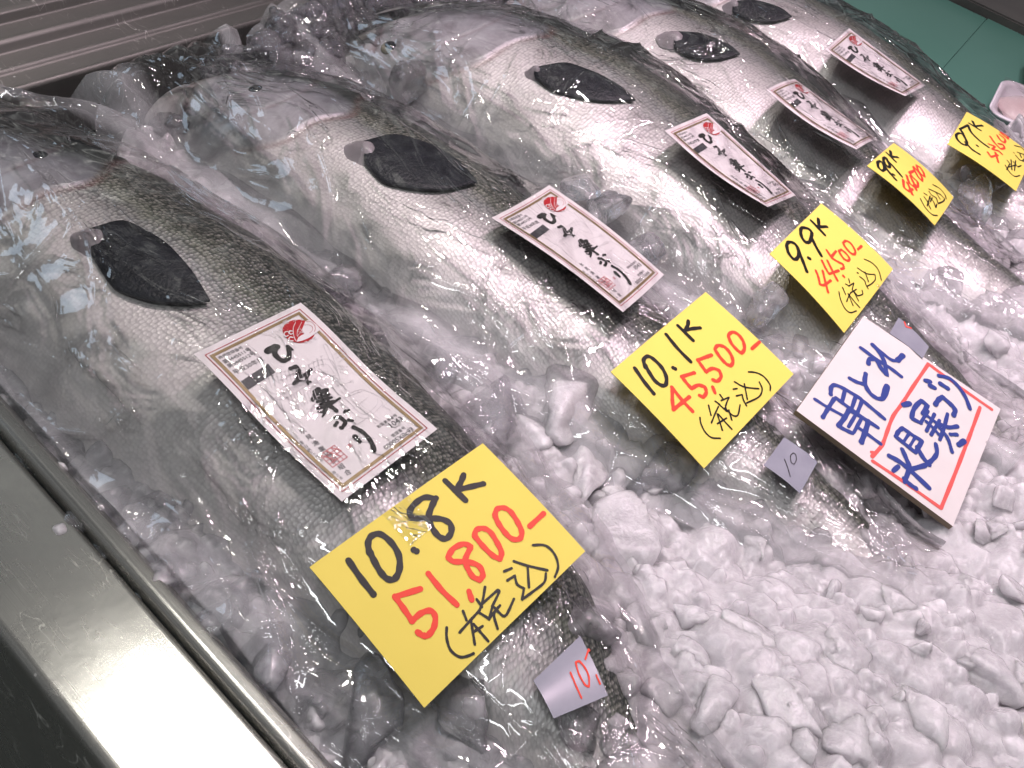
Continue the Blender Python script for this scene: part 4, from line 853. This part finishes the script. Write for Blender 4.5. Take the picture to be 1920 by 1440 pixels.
# ------------------------------------------------------------------ steel rails of the display case
def mat_steel(name, base, rough, along, metal=.95, dirt=(.25, .24, .2)):
    m, nt, out = newmat(name); N = NT(nt); tc = N('TexCoord')
    st = N('Mapping', {'Vector': tc.outputs['Object'], 'Scale': (1400., 6., 60.) if along == 'y' else (6., 1400., 900.)})
    n1 = N('TexNoise', {'Vector': st.outputs[0], 'Scale': 1., 'Detail': 4.}).outputs[0]
    cl = N('TexNoise', {'Vector': tc.outputs['Object'], 'Scale': 18., 'Detail': 6., 'Roughness': .65}).outputs[0]
    # scratches: thin wandering lines
    m2 = N('Mapping', {'Vector': tc.outputs['Object'], 'Scale': (120., 22., 20.), 'Rotation': (0, 0, .9)})
    sc_ = N('TexNoise', {'Vector': m2.outputs[0], 'Scale': 1.4, 'Detail': 1., 'Distortion': .4}).outputs[0]
    ln = N.ramp(N.math('ABSOLUTE', N.math('SUBTRACT', sc_, .5)), [(0., 1.), (.012, 0.)])
    ln = N.math('MULTIPLY', ln, N.ramp(cl, [(.5, 0.), (.62, 1.)]))
    dot = N('TexVoronoi', {'Vector': tc.outputs['Object'], 'Scale': 75.}); dd = N.ramp(dot.outputs['Distance'], [(.05, 1.), (.10, 0.)])
    dd = N.math('MULTIPLY', dd, N.ramp(N('SeparateColor', {0: dot.outputs['Color']}).outputs[0], [(.86, 0.), (.9, 1.)]))
    c = N.mix(N.ramp(cl, [(.35, 0.), (.75, .5)]), base, tuple(.7*q for q in base)); c = N.mix(N.math('MULTIPLY', dd, .6), c, (.75, .75, .72)); c = N.mix(N.math('MULTIPLY', ln, .5), c, (.85, .85, .8))
    ro = N.math('ADD', N.math('MULTIPLY', cl, .22), rough-.08); ro = N.math('ADD', ro, N.math('MULTIPLY', ln, .25))
    h = N.math('ADD', N.math('MULTIPLY', n1, .6), N.math('MULTIPLY', cl, 1.)); bp = N('Bump', {'Height': h, 'Strength': .25, 'Distance': .0006})
    mt = N.math('SUBTRACT', metal, N.math('MULTIPLY', dd, .7))
    tg = N('CombineXYZ', {'X': 1. if along == 'y' else 0., 'Y': 0. if along == 'y' else 1., 'Z': 0.})
    p = N('BsdfPrincipled', {'Base Color': c, 'Metallic': mt, 'Roughness': ro, 'Normal': bp.outputs[0], 'Anisotropic': .8, 'Tangent': tg.outputs[0]})
    nt.links.new(p.outputs[0], out.inputs[0]); return m
def extrude(name, prof, axis, a, b, mat, parent=None, n=2):
    """sweep an open profile [(p, z)] along world axis; rounded corners come from the profile itself"""
    V = []; k = len(prof)
    for t in np.linspace(a, b, n):
        for p, z in prof: V.append((p, t, z) if axis == 'y' else (t, p, z))
    o = mesh_obj(name, V, grid_faces(n, k).tolist(), mat, parent)
    bm = bmesh.new(); bm.from_mesh(o.data); bmesh.ops.recalc_face_normals(bm, faces=bm.faces); bm.to_mesh(o.data); bm.free(); return o
def rnd(pts, r=.003, n=5):
    out = [pts[0]]
    for i in range(1, len(pts)-1):
        p0, p1, p2 = map(np.array, pts[i-1:i+2]); d0 = p0-p1; d1 = p2-p1; l0, l1 = np.linalg.norm(d0), np.linalg.norm(d1); q = min(r, l0*.45, l1*.45)
        a = p1+d0/l0*q; b = p1+d1/l1*q
        for t in np.linspace(0, 1, n): out.append(tuple((1-t)**2*a+2*t*(1-t)*p1+t*t*b))
    out.append(pts[-1]); return out
M_STEEL = mat_steel('brushed_steel', (.47, .465, .44), .23, 'y'); M_ALU = mat_steel('dull_aluminium', (.17, .17, .155), .42, 'x', .85)
M_GAP_SHADE = simple('interior_gap_shade', (.006, .006, .006), .5)  # near-black colour stands in for the shade under the far rail
RZ = .052
xi = (at(146, 915, RZ)[0]+at(656, 1440, RZ)[0])/2; xg = (at(73, 915, RZ)[0]+at(590, 1440, RZ)[0])/2; xo = (at(0, 1203, RZ)[0]+at(204, 1440, RZ)[0])/2
print('rail', xi, xg, xo)
rr = empty('near_steel_rail', (xg, .2, 0)); tag(rr, 'scratched brushed steel rail along the near side of the display', 'rail')
plate = rnd([(xo-.001, -.45), (xo-.001, RZ-.006), (xo+.003, RZ), (xg-.004, RZ-.001), (xg-.0015, RZ-.007)], .004)
adopt(extrude('plate', plate, 'y', -.35, 1.4, M_STEEL), rr)
bead = [(xg-.0015, RZ-.009)]+[(xg+.0035-.0042*math.cos(a), RZ+.0005+.0042*math.sin(a)) for a in np.linspace(0, 1.9, 9)]+[(xg+.010, RZ+.0035), (xi-.003, RZ+.0005)]+[(xi, RZ-.004), (xi, -.05)]
adopt(extrude('beaded_lip', rnd(bead, .002), 'y', -.35, 1.4, M_STEEL), rr)
AZ_ = .045; ye = (at(0, 171, AZ_)[1]+at(642, 0, AZ_)[1])/2; y1 = (at(0, 87, AZ_)[1]+at(394, 0, AZ_)[1])/2; y2 = (at(0, 55, AZ_)[1]+at(210, 0, AZ_)[1])/2
print('far rail', ye, y1, y2)
fr = empty('far_aluminium_rail', (.6, ye, 0)); tag(fr, 'ridged dull aluminium rail crossing the corner beyond the fish heads', 'rail')
prof = [(ye+.006, -.02), (ye, AZ_-.008), (ye, AZ_-.001), (ye+.0025, AZ_+.0015), (ye+.006, AZ_-.001), (ye+.024, AZ_-.0015), (ye+.026, AZ_+.002), (ye+.030, AZ_+.002), (ye+.032, AZ_-.002), (y1-.003, AZ_-.002), (y1, AZ_+.006), (y1+.004, AZ_+.008), (y1+.010, AZ_+.003), (y2, AZ_+.003), (y2+.002, AZ_+.012), (y2+.010, AZ_+.013), (y2+.014, AZ_+.008), (y2+.06, AZ_+.008), (y2+.064, AZ_+.016), (y2+.2, AZ_+.016), (y2+.2, -.1)]
adopt(extrude('profile', rnd(prof, .0018, 4), 'x', -.4, 2.6, M_ALU), fr)
def box(name, x0, x1, y0, y1, z0, z1, mat, bev=.002, parent=None):
    bm = bmesh.new(); bmesh.ops.create_cube(bm, size=1); 
    for v in bm.verts: v.co = ((x0+x1)/2+v.co.x*(x1-x0), (y0+y1)/2+v.co.y*(y1-y0), (z0+z1)/2+v.co.z*(z1-z0))
    if bev: bmesh.ops.bevel(bm, geom=bm.edges[:], offset=bev, segments=2, affect='EDGES')
    me = bpy.data.meshes.new(name); bm.to_mesh(me); bm.free(); me.materials.append(mat); return link(bpy.data.objects.new(name, me), parent)
tr = empty('display_tray', (.8, .3, -.1)); tag(tr, 'inside of the display tray, painted black for the shade in the gap behind the ice', 'tray')
adopt(box('tray_bottom', xi+.001, 2.4, -.6, 1.2, -.16, -.15, M_GAP_SHADE), tr)
adopt(box('tray_wall', xi+.001, 2.4, ye+.045, ye+.05, -.149, AZ_-.012, M_GAP_SHADE, .0005), tr)
fl = box('floor', -2.5, 3., -2.5, 3.5, -.82, -.80, simple('market_floor', (.12, .125, .105), .6, noise=(9., (.07, .075, .065)), bump=(40., .3, .004)), 0); tag(fl, 'dark wet floor below the near rail', 'floor', kind='structure')

# ------------------------------------------------------------------ green boards, wall, foam trays at the far end
M_GREEN = simple('green_board', (.060, .165, .125), .42, noise=(6., (.075, .185, .145)), bump=(180., .12, .0006)); 
def prism(name, pts, z0, z1, mat):
    n_ = len(pts); V = [(x, y, z1) for x, y in pts]+[(x, y, z0) for x, y in pts]
    F_ = [tuple(range(n_)), tuple(range(2*n_-1, n_-1, -1))]+[(i, n_+i, n_+(i+1) % n_, (i+1) % n_) for i in range(n_)]
    bm = bmesh.new(); vs = [bm.verts.new(v) for v in V]; [bm.faces.new([vs[i] for i in q]) for q in F_]; bmesh.ops.recalc_face_normals(bm, faces=bm.faces)
    bmesh.ops.bevel(bm, geom=[e for e in bm.edges if all(abs(v.co.z-z1) < 1e-6 for v in e.verts)], offset=.0022, segments=2, affect='EDGES')
    me = bpy.data.meshes.new(name); bm.to_mesh(me); bm.free(); me.materials.append(mat); return link(bpy.data.objects.new(name, me))
GZ = .004
a_ = at(1840, 52, GZ)[:2]; b_ = at(1738, 168, GZ)[:2]; dv = (b_-a_)/np.linalg.norm(b_-a_); nv_ = np.array([-dv[1], dv[0]]); pA = a_-dv*.9; pB = b_+dv*.30
e0 = at(1780, 0, GZ)[:2]; e1 = at(1918, 66, GZ)[:2]; de = (e1-e0)/np.linalg.norm(e1-e0)
print('board', a_, b_, dv, nv_, e0, e1, de)
def isect(p, d, q, e):
    t = np.linalg.solve(np.array([d, -e]).T, q-p); return p+d*t[0]
top = isect(a_, dv, e0, de)
if nv_[1] < 0: nv_ = -nv_
g1 = [top-nv_*-.0008, pB+nv_*.0008, (1.10, pB[1]+.0), (1.10, 1.2), tuple(e0-de*1.0)]
left = [tuple(top+nv_*.0008), tuple(pB+nv_*.0008), (pB[0]-.30, pB[1]+.05), (1.02, 1.15), tuple(e0-de*.45)]
right = [tuple(top-nv_*.0008), tuple(e1+de*.9), (2.3, .10), (1.18, .06), tuple(pB-nv_*.0008)]
o = prism('green_board', left, -.014, GZ, M_GREEN); tag(o, 'green board sheet behind the farthest fish, beyond the seam', 'board', 'green boards at the far end')
o = prism('green_board', right, -.014, GZ, M_GREEN); tag(o, 'green board sheet nearer the foam trays, below the seam', 'board', 'green boards at the far end')
mw = (e0+e1)/2; nn = np.array([-de[1], de[0]]); nn = nn if np.dot(nn, mw) > 0 else -nn
M_KERB = simple('end_wall', (.075, .075, .066), .6, noise=(20., (.055, .055, .05)))
p0, p1 = e0-de*1.2, e1+de*1.2; o = prism('end_panel', [tuple(p0), tuple(p1), tuple(p1+nn*1.2), tuple(p0+nn*1.2)], -.2, GZ+.012, M_KERB); tag(o, 'dark grey panel behind the far edge of the green board', 'panel')

M_FOAM = simple('foam', (.74, .70, .74), .5, bump=(500., .3, .0005)); M_FLESH = simple('fish_flesh', (.72, .55, .54), .28, noise=(35., (.80, .70, .68)), bump=(60., .5, .003), coat=.6); M_BLOODY = simple('dark_flesh', (.20, .04, .04), .3, coat=.5)
def foam_tray(corner, ang, L, Wd, label, z=.006):
    root = empty('foam_tray', (corner[0], corner[1], z)); tag(root, label, 'tray', 'foam trays at the far end')
    ca, sa = math.cos(ang), math.sin(ang); W_ = lambda x, y, zz: (corner[0]+x*ca-y*sa, corner[1]+x*sa+y*ca, zz)
    def loop(ins, zz, rad, n=6):
        pts = []
        for (cx_, cy_, a0) in ((L-ins-rad, Wd-ins-rad, 0), (ins+rad, Wd-ins-rad, PI/2), (ins+rad, ins+rad, PI), (L-ins-rad, ins+rad, 3*PI/2)):
            for k in range(n+1): a = a0+PI/2*k/n; pts.append(W_(cx_+rad*math.cos(a), cy_+rad*math.sin(a), zz))
        return pts
    lev = [(.012, z, .014), (.002, z+.024, .018), (0, z+.0265, .018), (.001, z+.028, .018), (.005, z+.028, .016), (.007, z+.025, .015), (.016, z+.006, .012)]
    V = []; m_ = 28
    for l in lev: V += loop(*l)
    F_ = grid_faces(len(lev), m_, True).tolist()+[tuple((len(lev)-1)*m_+k for k in range(m_)), tuple(range(m_-1, -1, -1))]
    o = mesh_obj('tray_shell', V, F_, M_FOAM); bm = bmesh.new(); bm.from_mesh(o.data); bmesh.ops.recalc_face_normals(bm, faces=bm.faces); bm.to_mesh(o.data); bm.free(); adopt(o, root)
    return root, W_
c1 = at(1847, 213, .03); c2 = at(1890, 160, .03); a1 = math.atan2(c2[1]-c1[1], c2[0]-c1[0]); print('tray', c1, c2, a1)
def tray_fill(root, W_, L, Wd, seed):
    rs = np.random.default_rng(seed); v, f_ = lump(4, seed, soft=6., planes=9, noise=.04)
    S = np.array([L*.42, Wd*.40, .016]); V = [W_(L/2+p[0]*S[0], Wd/2+p[1]*S[1], .026+p[2]*S[2]) for p in v]; adopt(mesh_obj('fillet', V, f_, M_FLESH), root)
    v, f_ = lump(3, seed+5); V = [W_(L*.68+p[0]*.014, Wd*.35+p[1]*.012, .040+p[2]*.006) for p in v]; adopt(mesh_obj('dark_meat', V, f_, M_BLOODY), root)
    n_ = 24; V = [W_(.002+(L-.004)*i/n_, .002+(Wd-.004)*j/n_, .0348+.006*math.sin(PI*i/n_)*math.sin(PI*j/n_)+.0005*math.sin(i*1.7+j*.8)) for j in range(n_+1) for i in range(n_+1)]
    adopt(mesh_obj('wrap', V, grid_faces(n_+1, n_+1), M_SLEEVE), root)
root, W_ = foam_tray((c1[0], c1[1]), a1-PI/2+.1, .13, .10, 'white foam tray of pink fish flesh by the 9.7K card'); tray_fill(root, W_, .13, .10, 61)
c3 = at(1906, 140, .03); root, W_ = foam_tray((c3[0]+.008, c3[1]-.012), a1-PI/2+.25, .12, .09, 'white foam tray of which only a corner shows at the photo edge', z=.006); tray_fill(root, W_, .12, .09, 73)

# ------------------------------------------------------------------ light
w = bpy.data.worlds.new('World'); sc.world = w; w.use_nodes = True
WN = NT(w.node_tree); wc = WN('TexCoord'); wz = WN('TexNoise', {'Vector': wc.outputs['Generated'], 'Scale': 4.2, 'Detail': 2., 'Roughness': .5})
w.node_tree.links.new(WN.ramp(wz.outputs[0], [(.35, (.05, .053, .056)), (.52, (.15, .155, .16)), (.62, (.42, .43, .42)), (.70, (1., .98, .92))]), w.node_tree.nodes['Background'].inputs[0]); w.node_tree.nodes['Background'].inputs[1].default_value = 1.15
def lamp(name, loc, target, size, power, col, shape='DISK', size_y=None, spread=180):
    l = bpy.data.lights.new(name, 'AREA'); l.shape = shape; l.size = size; l.energy = power; l.spread = math.radians(spread); l.color = col
    if size_y: l.size_y = size_y
    o = bpy.data.objects.new(name, l); COL.objects.link(o); o.location = loc
    o.rotation_euler = (Vector(target)-Vector(loc)).to_track_quat('-Z', 'Y').to_euler(); return o
lamp('spot_lamp', (.58, .92, 1.55), (.45, .25, 0), .10, .95, (1., .96, .88), spread=75)
lamp('spot_lamp', (.68, .74, 1.55), (.5, .15, 0), .10, .95, (1., .93, .90), spread=75)
lamp('pink_lamp', (.88, .34, 1.5), (.80, .30, 0), .12, 2.7, (1., .75, .88), spread=75)
lamp('pink_lamp', (1.30, .30, 1.5), (1.1, .28, 0), .12, 2.1, (1., .76, .89), spread=80)
lamp('pink_lamp', (.62, .04, 1.5), (.70, .05, 0), .12, 1.35, (1., .88, .93), spread=80)
lamp('window_light', (-.1, 2.3, 1.5), (.4, .4, 0), .9, 5., (.62, .80, 1.), 'RECTANGLE', .5)
lamp('fill_light', (-.5, -.1, 1.9), (.4, .4, 0), 1.1, 9.5, (.95, .97, 1.), 'RECTANGLE', .08)  # unseen soft fill, added to brighten the nearest fish's dark lower flank
sc.view_settings.view_transform = 'Standard'; sc.view_settings.look = 'None'; sc.view_settings.exposure = -.15; sc.view_settings.gamma = 1
try: sc.view_settings.use_curve_mapping = False
except Exception: pass
cy = sc.cycles; cy.use_denoising = True
try: cy.denoiser = 'OPENIMAGEDENOISE'
except Exception: pass
cy.use_adaptive_sampling = True; cy.adaptive_threshold = .025; cy.max_bounces = 9; cy.transparent_max_bounces = 20; cy.transmission_bounces = 6; cy.glossy_bounces = 4; cy.diffuse_bounces = 4; cy.caustics_refractive = False; cy.caustics_reflective = False
cy.sample_clamp_indirect = 6.
